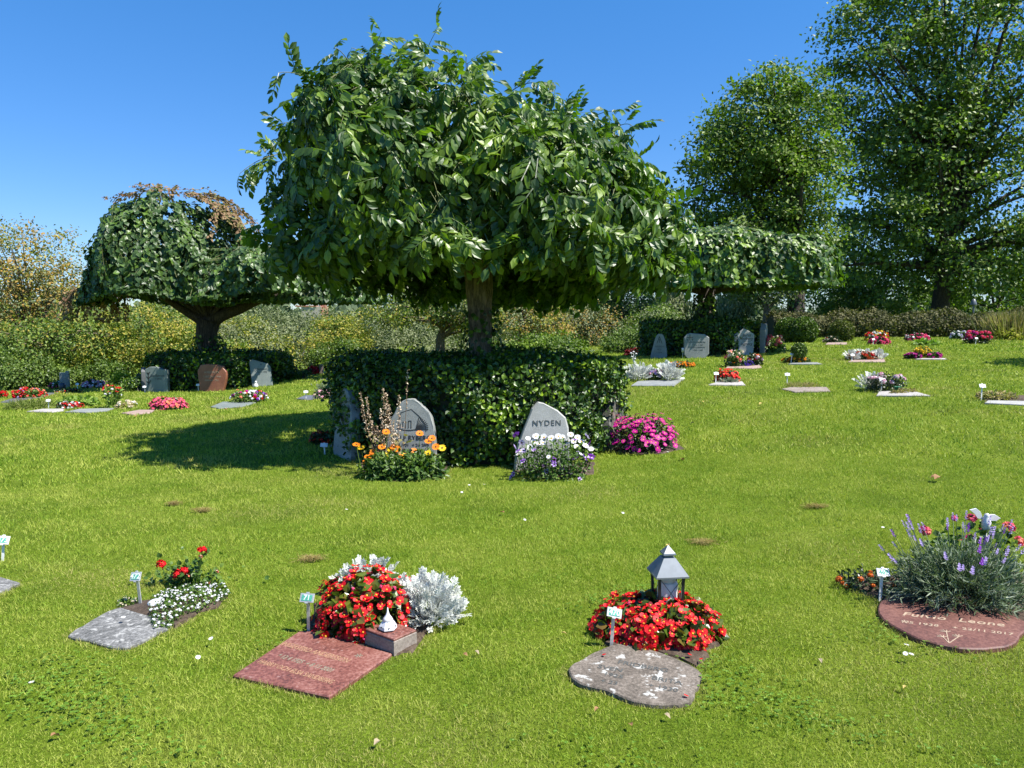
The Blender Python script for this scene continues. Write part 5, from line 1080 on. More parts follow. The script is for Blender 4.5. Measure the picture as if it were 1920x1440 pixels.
def carpet(name, label, cat, pts, n_, leaf, lsz, bl, h_=.05, nb=90, bs=.01):
    W = np.array([G(*p) for p in pts]); c = W.mean(0); r = thing(name, label, cat, tuple(c)); lo, hi = W.min(0), W.max(0)
    def rnd(k):
        q = np.column_stack([rng.uniform(lo[0], hi[0], k * 4), rng.uniform(lo[1], hi[1], k * 4)]); q = q[inpoly(q[:, 0], q[:, 1], W[:, :2])][:k]
        d = np.hypot((q[:, 0] - c[0]) / (hi[0] - lo[0]), (q[:, 1] - c[1]) / (hi[1] - lo[1])); z = h_ * (1 - 1.4 * d) * (1 + .3 * np.sin(q[:, 0] * 30) * np.cos(q[:, 1] * 26))
        return np.column_stack([q - c[:2], hgt(q[:, 0], q[:, 1]) - c[2] + np.maximum(z, .012)])
    p = rnd(n_); bf = Buf(); p[:, 2] *= rng.uniform(.5, 1, len(p)); scatter(bf, L_NARROW, p, rdir(len(p)) + (0, 0, .5), rdir(len(p)) * .6 + (0, 0, 1), rng.uniform(lsz * .7, lsz * 1.3, len(p))); link('foliage', bf.mesh(name, leaf), r)
    p = rnd(nb); place_blossoms(r, [(q + (0, 0, .006), np.array([0, 0, 1.]), blossom(*bl), bs * rng.uniform(.7, 1.3)) for q in p], .3, name); POLYS.append(W[:, :2]); return r
carpet('alyssum', 'low mat of tiny white flowers creeping over the lichen covered slab', 'flowers', [(280, 1150), (290, 1118), (350, 1100), (420, 1102), (432, 1122), (400, 1142), (345, 1162), (325, 1182), (285, 1185)], 1700, LEAF_FL, .022, ('head', 'white'), .065, 190, .008)
carpet('alyssum', 'sparse reddish tufts with few white flowers left of the leaning marker', 'flowers', [(215, 1138), (225, 1127), (262, 1125), (262, 1138), (235, 1142)], 200, LEAF_FL, .02, ('head', 'cream'), .03, 12, .008)
g = G(292, 1140); tag(link('white_pebble', (lambda b_: (lathe(b_, [(.02, 0), (.042, .01), (.04, .022), (.02, .032)], 14), b_.mesh('pebble', CERA, True))[1])(Buf()), None, tuple(g + (0, 0, .015)), (.1, 0, 0)), 'smooth white stone lying between the marker and the small white flowers', 'stone')

# ---- around the big hedge
oc_ = bed('cape_daisy', 'orange daisies with dark eyes in front of the stone with the fan', 'flowers', 752, 902, 172, 60, ry=.25, leaf=LEAF_FL, tmpl=L_NARROW, nleaf=2600, lsz=.07, bl=[('daisy', 'orange', None, 3, .032, .5), ('daisy', 'orange', None, 3, .03, .1)])
rt = oc_.location
for px, py, cc in [(668, 834, 'orange'), (677, 840, 'yellow'), (690, 857, 'orange'), (706, 861, 'yellow'), (732, 842, 'yellow'), (738, 838, 'orange'), (728, 853, 'yellow'), (803, 828, 'orange'), (810, 822, 'orange'), (817, 838, 'orange'), (829, 840, 'yellow'), (803, 850, 'yellow'), (787, 813, 'orange'), (724, 810, 'orange'), (827, 887, 'orange'), (744, 842, 'orange'), (700, 848, 'orange'), (716, 838, 'orange'), (760, 855, 'yellow'), (776, 846, 'orange'), (790, 862, 'yellow'), (686, 866, 'orange'), (752, 868, 'orange'), (815, 858, 'orange')]:
    Yb = 7.95 + rng.uniform(-.05, .12); e = at(px, py, Yb); link('blossom', blossom('daisy', cc), oc_, (e[0] - rt[0], e[1] - rt[1], e[2] - rt[2]), (rng.uniform(.3, .9), rng.uniform(-.3, .3), 0), .042)
stb = Buf()
for o_ in oc_.children:
    if o_.name.startswith('blossom') and o_.location.z > .1: e = np.array(o_.location); tube(stb, [(e[0] * .85, e[1] * .4, .02), (e[0] * .95, e[1] * .8, e[2] * .6), e], .0025, 4, 0, 0, False)
link('stems', stb.mesh('daisy_stems', LEAF_FL), oc_)
r = thing('astilbe', 'dry astilbe with tall pale seed spikes beside the fan engraved stone', 'plant', tuple(G(745, 893) + (0, .1, 0))); rl = r.location; st = Buf(); sb = Buf()
for px, pt, pb in [(676, 735, 880), (687, 745, 880), (718, 728, 885), (724, 738, 885), (730, 760, 885), (714, 770, 882), (764, 695, 890), (748, 742, 885), (707, 800, 885), (697, 790, 884), (737, 790, 886)]:
    Ys = rl[1] + rng.uniform(-.06, .06); tp = at(px, pt, Ys) - np.array(rl); bs_ = np.array([tp[0] * .4 - .02, tp[1], 0]); q = bez(bs_, (tp[0] * .9, tp[1], tp[2] * .6), tp, 16); tube(st, q, .0028, 4, 0, 0, False)
    ks = 0 if px != 764 else 9
    for z in np.linspace(.42, 1, 34):
        c_ = bez(bs_, (tp[0] * .9, tp[1], tp[2] * .6), tp, 50)[int(z * 49)]; nn = 3
        if px == 764 and rng.random() < .6: continue
        pz = c_ + rdir(nn) * .03 * (1.25 - z) * 1.3; scatter(sb, L_ROUND, pz, rdir(nn), rdir(nn), rng.uniform(.012, .022, nn))
link('stems', st.mesh('astilbe_stems', plain('dry_stem', (.16, .10, .06), .8)), r); link('seed_heads', sb.mesh('seed_heads', leafmat('seed', [(.42, .28, .18), (.62, .48, .34), (.7, .6, .45)], .8, .2, .2, 6, (1, .9, .7))), r)
bf = Buf(); n_ = 90; q = np.column_stack([rng.normal(-.1, .12, n_), rng.normal(0, .06, n_), rng.uniform(.1, .45, n_)]); scatter(bf, L_ROUND, q, rdir(n_), rdir(n_), rng.uniform(.03, .06, n_)); link('foliage', bf.mesh('dead_leaves', DRYL), r)
pe = bed('petunia', 'white daisies above violet striped petunias, in front of the slanting light stone', 'flowers', 1038, 904, 155, 90, ry=.28, leaf=LEAF_FL, tmpl=L_OVAL, nleaf=1700, lsz=.036, bl=[('petunia', 'violet', 'stripe', 14, .032, .0), ('daisy', 'white', 'y', 12, .028, .6)])
rt = pe.location
for px, py, kk, cc, cv, s in [(968, 815, 'petunia', 'violet', None, .04), (978, 830, 'petunia', 'lilac', 'stripe', .036), (965, 838, 'petunia', 'lilac', None, .03), (981, 845, 'petunia', 'lilac', None, .03), (1100, 818, 'petunia', 'lilac', 'stripe', .038), (1105, 832, 'petunia', 'violet', None, .034), (1079, 860, 'petunia', 'violet', None, .038), (1109, 855, 'petunia', 'violet', None, .04), (1096, 858, 'petunia', 'violet', 'stripe', .04), (1060, 843, 'petunia', 'lilac', 'stripe', .04), (1086, 850, 'petunia', 'lilac', None, .034),
                              (1023, 872, 'petunia', 'violet', 'stripe', .04), (1040, 876, 'petunia', 'violet', 'stripe', .042), (1053, 882, 'petunia', 'violet', 'stripe', .036), (1025, 884, 'petunia', 'lilac', None, .034), (1037, 862, 'petunia', 'violet', None, .032), (1067, 888, 'petunia', 'violet', 'stripe', .034), (1053, 870, 'petunia', 'lilac', 'stripe', .034),
                              (1005, 818, 'daisy', 'white', None, .04), (1020, 820, 'daisy', 'white', None, .042), (1034, 822, 'daisy', 'white', None, .04), (1047, 818, 'daisy', 'white', None, .036), (1002, 828, 'daisy', 'white', None, .036), (1018, 830, 'daisy', 'white', None, .036), (994, 839, 'daisy', 'white', None, .036), (1010, 833, 'daisy', 'white', None, .026), (1070, 815, 'daisy', 'white', None, .036), (1083, 820, 'daisy', 'white', None, .036), (1090, 828, 'daisy', 'white', None, .038), (1098, 836, 'daisy', 'white', None, .038),
                              (1081, 838, 'daisy', 'white', None, .036), (1065, 828, 'daisy', 'white', None, .036), (1108, 842, 'daisy', 'white', None, .034), (1055, 820, 'daisy', 'white', None, .034), (1075, 828, 'daisy', 'white', None, .034), (990, 822, 'daisy', 'white', None, .03)]:
    Yb = 7.93 + (.14 if py < 830 else -.15 if py > 855 else -.03) + rng.uniform(-.03, .03); e = at(px, py, Yb); link('blossom', blossom(kk, cc, cv if kk == 'petunia' else 'y'), pe, (e[0] - rt[0], e[1] - rt[1], e[2] - rt[2]), (rng.uniform(.5, 1.1), rng.uniform(-.3, .3), rng.uniform(0, 6) if kk == 'petunia' else 0), s)
stb = Buf()
for o_ in pe.children:
    if o_.name.startswith('blossom'): e = np.array(o_.location); tube(stb, [(e[0] * .8, e[1] * .4, .02), (e[0] * .95, e[1] * .8, e[2] * .6), e], .0025, 4, 0, 0, False)
link('stems', stb.mesh('petunia_stems', LEAF_FL), pe)
bed('china_aster', 'big cushion of magenta daisies at the right side of the big hedge', 'flowers', 1214, 852, 138, 78, ry=.42, leaf=LEAF_DK, tmpl=L_NARROW, nleaf=2200, lsz=.05, bl=[('daisy', 'magenta', 'y', 250, .034, .12)], hup=.5)
bed('begonia', 'deep red begonias in the shade left of the big hedge', 'flowers', 598, 834, 42, 26, leaf=LEAF_DK, nleaf=350, lsz=.045, bl=[('begonia', 'red', None, 45, .03, .1)])

# ---- the far plots: name, label, cat, front px, py, width, height, leaf, blossoms
H = 'head'
FB = [('begonia', 'red and salmon flowers beside the dark slab at far left', 42, 748, 58, 20, LEAF_FL, [(H, 'red', None, 45, .05, .2), (H, 'salmon', None, 20, .05, .1), (H, 'lilac', None, 8, .035, .0)]),
      ('begonia', 'cluster of red flowers cut off by the left edge of the picture', -6, 748, 22, 16, LEAF_FL, [(H, 'red', None, 25, .05, .2)]),
      ('begonia', 'red and white flowers right of the white marker at far left', 118, 767, 46, 13, LEAF_DK, [(H, 'red', None, 20, .045, .2), (H, 'white', None, 14, .045, .1)]),
      ('begonia', 'low oblong bed of bright pink begonias on the left lawn', 305, 769, 66, 24, LEAF_DK, [('begonia', 'pink', None, 90, .05, .0), ('begonia', 'salmon', None, 20, .045, .0)]),
      ('phlox', 'pale pink and white flowers below the rounded shrub at far left', 168, 729, 46, 17, LEAF_DK, [(H, 'lightpink', None, 30, .06, .3), (H, 'white', None, 14, .05, .2)]),
      ('impatiens', 'thin row of tiny yellow and red flowers round the dark urn', 117, 738, 46, 8, LEAF_DK, [(H, 'yellow', None, 12, .03, .2), (H, 'red', None, 8, .03, .2)]),
      ('rose', 'few pink blossoms left of the small grey stones', 100, 730, 22, 14, LEAF_FL, [(H, 'pink', None, 7, .05, .3), (H, 'white', None, 5, .05, .2)]),
      ('begonia', 'red flowers just left of the dark low bush and black lantern', 233, 728, 22, 12, LEAF_FL, [(H, 'red', None, 18, .05, .3)]),
      ('begonia', 'red flowers behind the left ring hedge beside two tiny stones', 583, 703, 28, 14, LEAF_DK, [(H, 'red', None, 30, .07, .1)]),
      ('mixed_flowers', 'pink geraniums, white and violet petunias above the blue grey slab', 459, 757, 70, 24, LEAF_FL, [(H, 'salmon', None, 9, .05, .5), (H, 'white', None, 14, .05, .3), (H, 'magenta', None, 6, .05, .5), (H, 'red', None, 7, .05, .3), (H, 'violet', None, 12, .05, .0)]),
      ('heather', 'pale pink and brown flowers in front of the distant lavender', 606, 748, 44, 16, LEAF_DK, [(H, 'lightpink', None, 22, .035, .1), (H, 'cream', None, 12, .035, .1)]),
      ('begonia', 'dark red low hedge of begonias left of the right ring hedge', 1196, 666, 44, 13, LEAF_DK, [(H, 'darkred', None, 90, .06, .0)]),
      ('coneflower', 'yellow flowers rising behind the dark red begonias', 1200, 657, 34, 18, PALEG, [(H, 'yellow', None, 30, .07, .2)]),
      ('marigold', 'low strip of orange and yellow marigolds behind the silver plants', 1283, 690, 50, 11, LEAF_DK, [('marigold', 'orange', 'yellow', 26, .045, .2), ('marigold', 'yellow', 'orange', 12, .045, .2)]),
      ('aster', 'small mauve flowers nested between the silver plants', 1234, 714, 30, 20, LEAF_FL, [(H, 'lilac', None, 14, .04, .5), (H, 'lightpink', None, 6, .04, .5)]),
      ('begonia', 'small mound of red begonias between its marker and pale slab', 1369, 718, 44, 25, LEAF_DK, [('begonia', 'red', None, 60, .045, .1), ('begonia', 'coral', None, 25, .045, .1)]),
      ('rose', 'salmon and white roses in front of the gable-shaped stone', 1382, 688, 36, 34, LEAF_FL, [('rose', 'salmon', 'pink', 7, .06, .3), ('rose', 'cream', 'white', 8, .06, .6), ('rose', 'lightpink', 'pink', 4, .06, .4)]),
      ('rose', 'red and pale pink roses at the right end of the mixed rose plot', 1419, 686, 28, 24, LEAF_DK, [('rose', 'salmon', 'orange', 4, .06, .4), ('rose', 'lightpink', 'white', 4, .06, .4), ('rose', 'red', 'darkred', 4, .05, .6)]),
      ('marigold', 'two tight orange marigolds at the left front of the rose plot', 1376, 686.5, 12, 8, LEAF_DK, [('marigold', 'orange', 'yellow', 6, .05, .3)]),
      ('lobelia', 'deep blue lobelia mound at the front of the rose plot', 1401, 687, 32, 11, LEAF_DK, [(H, 'blue', None, 60, .035, .0)]),
      ('marigold', 'orange marigolds around the small round ball bush', 1500, 681, 50, 13, LEAF_DK, [('marigold', 'orange', 'yellow', 24, .045, .2), ('marigold', 'yellow', 'orange', 8, .045, .3)]),
      ('rose', 'pink and red roses right of the slender weathered stone', 1457, 662, 40, 36, LEAF_FL, [('rose', 'pink', 'salmon', 9, .075, .5), ('rose', 'red', 'pink', 6, .06, .5), ('rose', 'cream', 'white', 8, .05, .0)]),
      ('rose', 'small pale flowers between the gabled stone and the slender stone', 1417, 662, 16, 14, LEAF_DK, [(H, 'lightpink', None, 9, .04, .1)]),
      ('begonia', 'red, orange and bronze flowers edged with silver leaves', 1624, 676, 54, 16, LEAF_DK, [(H, 'red', None, 14, .055, .3), (H, 'rust', None, 24, .05, .1), (H, 'salmon', None, 8, .05, .0)]),
      ('chrysanthemum', 'bright yellow cushion flowers in the middle of the pink bed', 1738, 671, 32, 20, LEAF_FL, [(H, 'yellow', None, 75, .04, .2)]),
      ('petunia', 'magenta petunias left of the yellow cushion flowers', 1718, 673.5, 28, 12, LEAF_DK, [(H, 'magenta', None, 16, .05, .1)]),
      ('petunia', 'magenta petunias right of the yellow cushion flowers', 1758, 673, 22, 12, LEAF_FL, [(H, 'magenta', None, 14, .055, .1)]),
      ('begonia', 'hot pink begonias in front of the yellow and red far bed', 1655, 646.5, 36, 14, LEAF_DK, [(H, 'pink', None, 60, .06, .0)]),
      ('mixed_flowers', 'yellow, red and white flowers in front of the brown hedge', 1650, 640, 42, 19, LEAF_FL, [(H, 'yellow', None, 20, .07, .1), (H, 'red', None, 20, .06, .6), (H, 'white', None, 10, .07, .5), (H, 'orange', None, 10, .06, .2)]),
      ('begonia', 'oval bed of pink begonias with white edges before the brown hedge', 1727, 640, 44, 14, LEAF_DK, [(H, 'pink', None, 60, .065, .1), (H, 'white', None, 10, .055, .5)]),
      ('phlox', 'white and lilac flowers left of the big rose pink geraniums', 1808, 637, 34, 17, LEAF_FL, [(H, 'white', None, 20, .07, .1), (H, 'lilac', None, 10, .07, .7)]),
      ('geranium', 'large rose pink geraniums near the right end of the brown hedge', 1843, 645, 46, 26, LEAF_DK, [('geranium', 'pink', 'coral', 26, .075, .35), ('geranium', 'magenta', 'pink', 6, .07, .5)]),
      ('geranium', 'pale pink geraniums with a green pot at the right, middle distance', 1676, 735, 72, 38, LEAF_DK, [('geranium', 'lightpink', 'white', 13, .055, .6)]),
      ('coneflower', 'tiny cream and orange blossoms before the gold ball bush', 1566, 643, 32, 12, LEAF_DK, [(H, 'cream', None, 8, .05, .3), (H, 'salmon', None, 5, .045, .3)]),
      ('rose', 'small white and pink roses above the top of the big hedge', 0, 0, 0, 0, LEAF_FL, [])]
for nm, la, px, py, wp, hp, lf, bl in FB:
    if not bl: continue
    dd = G(px, py)[1] / 15
    bl = [(k_, c_, v_, int(n_ * 1.4), s_ * .84, z_) for (k_, c_, v_, n_, s_, z_) in bl]
    bed(nm, la, 'flowers', px, py, wp, hp, leaf=lf, tmpl=L_OVAL, nleaf=int(170 + wp * hp * .35), lsz=.05 * max(.8, dd), bl=bl, inner=False)
r = thing('lily', 'tall green stems with red tops and white heads at left, near the pink bed', 'flowers', tuple(G(205, 766) + (0, .15, 0))); rl = r.location; st = Buf(); lf = Buf()
for i in range(26):
    e = np.array([rng.uniform(-.22, .2), rng.uniform(-.1, .1), rng.uniform(.28, .46)]); tube(st, bez((e[0] * .4, e[1], 0), (e[0] * .8, e[1], .2), e, 5), .004, 4, 0, 0, False)
    q = bez((e[0] * .4, e[1], 0), (e[0] * .8, e[1], .2), e, 8); scatter(lf, L_NARROW, q, rdir(8) + (0, 0, .4), rdir(8) + (0, 0, .5), rng.uniform(.08, .13, 8))
    if i % 2 == 0: link('blossom', blossom('head', 'salmon' if i % 4 else 'red'), r, tuple(e), (0, 0, i), .04)
    else: link('blossom', blossom('head', 'white'), r, tuple(e * (1, 1, .85)), (0, 0, i), .035)
link('stems', st.mesh('lily_stems', PALEG), r); link('foliage', lf.mesh('lily_leaves', PALEG), r)
bed('astilbe', 'cream and tan dried blossoms at the foot of the tall stems at left', 'flowers', 228, 767, 38, 15, leaf=DRYL, nleaf=120, lsz=.05, bl=[(H, 'cream', None, 14, .04, .2), (H, 'white', None, 6, .04, .4)], inner=False)
bed('hosta', 'bright green leafy clump behind the red and white flowers at far left', 'plant', 135, 763, 76, 17, leaf=PALEG, tmpl=L_OVAL, nleaf=260, lsz=.11, ry=.3, inner=False)
bed('hosta', 'flat pale green leafy clump in front of the white edged pink begonias', 'plant', 1744, 648, 48, 8, leaf=PALEG, tmpl=L_OVAL, nleaf=200, lsz=.14, ry=.3, inner=False)
bed('hosta', 'pale green leafy plant in front of the paired round bushes', 'plant', 1505, 639, 40, 10, leaf=PALEG, tmpl=L_OVAL, nleaf=200, lsz=.14, ry=.3, inner=False)
bed('wild_tuft', 'tall uncut tuft of grass and seedlings at the left edge', 'plant', 35, 769, 90, 15, leaf=leafmat('tuft', [(.12, .17, .03), (.18, .22, .05), (.26, .26, .1)], .7, .3, .2, 4), tmpl=L_NEEDLE, nleaf=900, lsz=.13, ry=.4, inner=False)
bed('dry_plant', 'withered yellowish plant on the bare soil at the right edge', 'plant', 1888, 751, 66, 17, leaf=DRYL, tmpl=L_NARROW, nleaf=420, lsz=.07, ry=.22, inner=False)
bed('dry_plant', 'dry leaves lying across the white slab before the pale pink geraniums', 'plant', 1703, 739, 56, 8, leaf=DRYL, tmpl=L_NARROW, nleaf=260, lsz=.06, ry=.12, inner=False)
bed('dry_plant', 'dry grassy growth behind the bare grey brown slab', 'plant', 1512, 729, 70, 7, leaf=DRYL, tmpl=L_NEEDLE, nleaf=500, lsz=.08, ry=.2, inner=False)
bed('goldenrod', 'yellow green bushy plant at the right end of the brown hedge', 'plant', 1905, 639, 62, 26, leaf=leafmat('goldleaf', [(.24, .27, .03), (.36, .36, .05), (.46, .42, .08)], .6, .3, .2, 3), tmpl=L_NARROW, nleaf=900, lsz=.13, ry=.5, inner=False)
r = thing('pampas_grass', 'tall straw coloured ornamental grass at the right end of the brown hedge', 'plant', gp(1898, 28)); bf = Buf(); n_ = 900
p = np.column_stack([rng.normal(0, .35, n_), rng.normal(0, .25, n_), rng.uniform(0, .25, n_)]); ax = np.column_stack([p[:, 0] * .7, p[:, 1] * .5, 1 + 0 * p[:, 0]]) + rng.normal(0, .18, (n_, 3))
scatter(bf, (L_NEEDLE[0] * [.35, 1, 1], L_NEEDLE[1]), p, ax, rdir(n_), rng.uniform(.5, 1.0, n_)); link('foliage', bf.mesh('pampas', DRYL), r)
ragwort('silver plants left of the mauve flowers in front of the grey slab', 1200, 714, 46, 32, 130, (.10, .2), ry=.25); ragwort('silver plants right of the mauve flowers in front of the grey slab', 1258, 714, 46, 36, 150, (.10, .2), ry=.25)
ragwort('silver edging left of the red and bronze flowers', 1602, 676, 24, 20, 60, (.09, .17), ry=.2); ragwort('silver edging right of the red and bronze flowers', 1650, 676, 22, 20, 60, (.09, .17), ry=.2)
ragwort('silver row behind the red and bronze flowers', 1626, 672, 56, 18, 90, (.09, .17), ry=.15); ragwort('silver green plant left of the pale pink geraniums', 1640, 732, 42, 34, 110, (.09, .17), ry=.25)
ragwort('silver leaves below the small red begonias', 1368, 719, 46, 9, 60, (.05, .09), ry=.08, mat=SILV2)
lavender('distant grey green lavender left of the big hedge', 0, 0, .26, .22, .24, 120, 12, loc=tuple(G(604, 738)), sp=.03)
r = thing('mullein', 'tall silver stem with white buds rising above the silver plants', 'plant', tuple(G(1191, 714) + (0, .25, 0))); st = Buf(); z_ = at(1190, 660, r.location[1])[2] - r.location[2]
tube(st, [(0, 0, 0), (.02, 0, z_ * .5), (0, 0, z_ * .9)], .008, 5, 0, 0, False)
for dx, dz in ((-.05, .95), (.0, 1.0), (.05, .93), (.03, .75), (-.03, .82)): tube(st, [(0.01, 0, z_ * .6), (dx, 0, z_ * dz)], .005, 5, 0, 0, False); link('blossom', blossom('head', 'white'), r, (dx, 0, z_ * dz), (0, 0, 0), .028)
link('stems', st.mesh('mullein_stems', SILVER), r)
# green pot, urn, black lantern, solar light, white figure
g = G(1682, 738); pr = thing('flower_pot', 'dark green plastic pot on the white slab before the pale pink geraniums', 'pot', tuple(g + (0, 0, .005))); bf = Buf(); s = 13 / FPX * g[1]
lathe(bf, [(s * .34, 0), (s * .42, s * .85), (s * .47, s * .86), (s * .47, s), (s * .42, s), (s * .40, s * .75)], 16); link('body', bf.mesh('pot', plain('pot_green', (.01, .13, .06), .35), True), pr)
g = G(113, 734); pr = thing('urn', 'dark rounded urn among tiny yellow flowers at far left', 'urn', tuple(g + (0, .1, 0))); s = 16 / FPX * g[1]; bf = Buf(); lathe(bf, [(s * .2, 0), (s * .36, s * .2), (s * .38, s * .7), (s * .3, s * .95), (s * .1, s)], 16); link('body', bf.mesh('urn', plain('urn_dark', (.05, .055, .07), .3), True), pr)
g = G(261, 722); pr = thing('lantern', 'small black house shaped lantern at the left ring hedge', 'lantern', tuple(g)); z_ = at(261, 699, g[1])[2] - g[2]; bf = Buf(); frustum(bf, .09, z_ - .14, .01, z_); link('roof', bf.mesh('lr', fm), pr); bf = Buf(); frustum(bf, .07, z_ - .32, .07, z_ - .30); link('base', bf.mesh('lb', fm), pr)
bf = Buf(); [box(bf, (sx * .06, sy * .06, z_ - .22), (.012, .012, .16)) for sx in (-1, 1) for sy in (-1, 1)]; link('frame', bf.mesh('lf', fm), pr); bf = Buf(); tube(bf, [(0, 0, 0), (0, 0, z_ - .32)], .012, 6); link('pole', bf.mesh('lp', fm), pr)
bf = Buf(); lathe(bf, [(.035, z_ - .3), (.035, z_ - .2)], 10); link('candle', bf.mesh('lc', MC['wax']), pr)
g = G(1280, 672); pr = thing('garden_light', 'small grey tube light on a stake left of the wide headstone with cross', 'garden light', tuple(g)); s = 20 / FPX * g[1]
bf = Buf(); tube(bf, [(0, 0, -.02), (0, 0, s * .6)], .010, 6); link('stake', bf.mesh('gl', METAL), pr); bf = Buf(); lathe(bf, [(.028, s * .58), (.035, s * .62), (.04, s * .95), (.03, s)], 10); link('lamp_shade', bf.mesh('gs', METAL, True), pr)
g = G(480, 726); pr = thing('angel_figure', 'little white figure at the foot of the leaning grey green headstone', 'ornament', tuple(g)); s = 12 / FPX * g[1]
bf = Buf(); lathe(bf, [(.07, 0), (.06, s * .3), (.03, s * .6), (.015, s * .68), (.03, s * .8), (.028, s * .92), (.008, s)], 10); link('body', bf.mesh('af', CERA, True), pr)

# ---------------- fallen leaves, daisies, clipping heaps
LEAFM = [plain('fallen_brown', (.30, .16, .07), .8, trans=.2), plain('fallen_yellow', (.5, .38, .12), .8, trans=.2), plain('fallen_pale', (.30, .24, .15), .8)]
fm_ = []
for mm in LEAFM: bf = Buf(); scatter(bf, leaf_t(.36, .2, .35), [(0, 0, 0)], [(0, 1, .1)], [(0, 0, 1)], 1); fm_.append(bf.mesh('fallen_leaf', mm))
for px, py, s in [(1302, 796, .05), (1277, 865, .05), (945, 968, .03), (1252, 1028, .03), (1430, 760, .06), (95, 1395, .03), (712, 1402, .025), (1185, 1375, .022), (1245, 1352, .022), (868, 1238, .022), (1700, 1300, .02), (1320, 756, .05), (420, 770, .05), (258, 783, .05), (505, 744, .05), (375, 738, .05), (1122, 1340, .02), (1052, 1198, .022), (1535, 1246, .02), (890, 1232, .02)]:
    i = rng.integers(3); tag(link('fallen_leaf', fm_[i], None, tuple(G(px, py) + (0, 0, .03)), (rng.uniform(-.3, .3), rng.uniform(-.3, .3), rng.uniform(0, 6.3)), s * 1.3), 'small dry fallen leaf lying on the lawn', 'leaf', 'dry leaves scattered on the grass')
for px, py, s in [(1752, 906, .09), (1745, 903, .06)]:
    tag(link('fallen_leaf', fm_[0], None, tuple(G(px, py) + (0, 0, .035)), (.4, .2, px), s), 'large curled brown leaf lying on the right lawn above the lavender', 'leaf', 'large curled leaves on the right lawn')
for px, py in [(396, 1214), (1699, 1226), (1697, 1243), (1708, 1244), (232, 1173), (908, 917), (880, 918), (984, 985), (866, 932), (372, 1250), (60, 1298), (1655, 1000), (1168, 972), (650, 965)]:
    tag(link('daisy', blossom('daisy', 'white', 'y'), None, tuple(G(px, py) + (0, 0, .045)), (rng.uniform(-.2, .5), rng.uniform(-.3, .3), 0), .012), 'tiny white daisy blooming in the mown lawn', 'flower', 'daisies in the lawn')
for la, px, py in [('fallen red petal on the red granite slab', 640, 1203), ('fallen red petal on the red granite slab', 622, 1196), ('fallen red petal on the red granite slab', 585, 1192)]:
    tag(link('petal', (lambda b_: (b_.add(pet(1, 1, 0, .3), I(range(7))), b_.mesh('petal', PC['red']))[1])(Buf()), None, tuple(G(px, py) + (0, 0, .024)), (.2, 0, px), .02), la, 'petal', 'red petals on the red granite slab')
for la, px, py in [('fallen red petal beside the lichen covered slab', 1130, 1238), ('fallen red petal beside the lichen covered slab', 1297, 1240), ('fallen red petal beside the lichen covered slab', 1312, 1246), ('fallen red petal beside the lichen covered slab', 1291, 1318)]:
    tag(link('petal', bpy.data.meshes['petal'], None, tuple(G(px, py) + (0, 0, .03)), (.2, 0, px), .02), la, 'petal', 'red petals by the lichen covered slab')
CLIP = leafmat('hay', [(.22, .16, .06), (.34, .26, .10), (.42, .34, .16)], .9, .2, .1, 9)
def clip(label, px, py, rx, ry):
    g = G(px, py); n_ = 420; p = np.column_stack([rng.normal(0, rx * .45, n_), rng.normal(0, ry * .45, n_), rng.uniform(.01, .035, n_)]); bf = Buf(); ax = rdir(n_) * (1, 1, .2)
    scatter(bf, (L_NEEDLE[0] * [.6, 1, 1], L_NEEDLE[1]), p, ax, (0, 0, 1), rng.uniform(.02, .05, n_)); tag(link('grass_clippings', bf.mesh('clippings', CLIP), None, tuple(g)), label, 'grass clippings', 'heaps of dry grass clippings')
for la, px, py, rx, ry in [('tan heap of clippings above the red begonias beside marker 71', 583, 1052, .09, .06), ('tan clump of clippings on the lawn right of the lantern roof', 1318, 1020, .10, .07), ('thin brown clump of clippings on the right lawn', 1530, 953, .12, .05),
                           ('small dark clump of clippings left of centre lawn', 380, 960, .09, .06), ('small tan clump of clippings right of the small dark clump at left', 325, 948, .06, .04), ('dry strip of clippings on the far right lawn below the brown hedge', 1868, 670, .5, .2)]: clip(la, px, py, rx, ry)

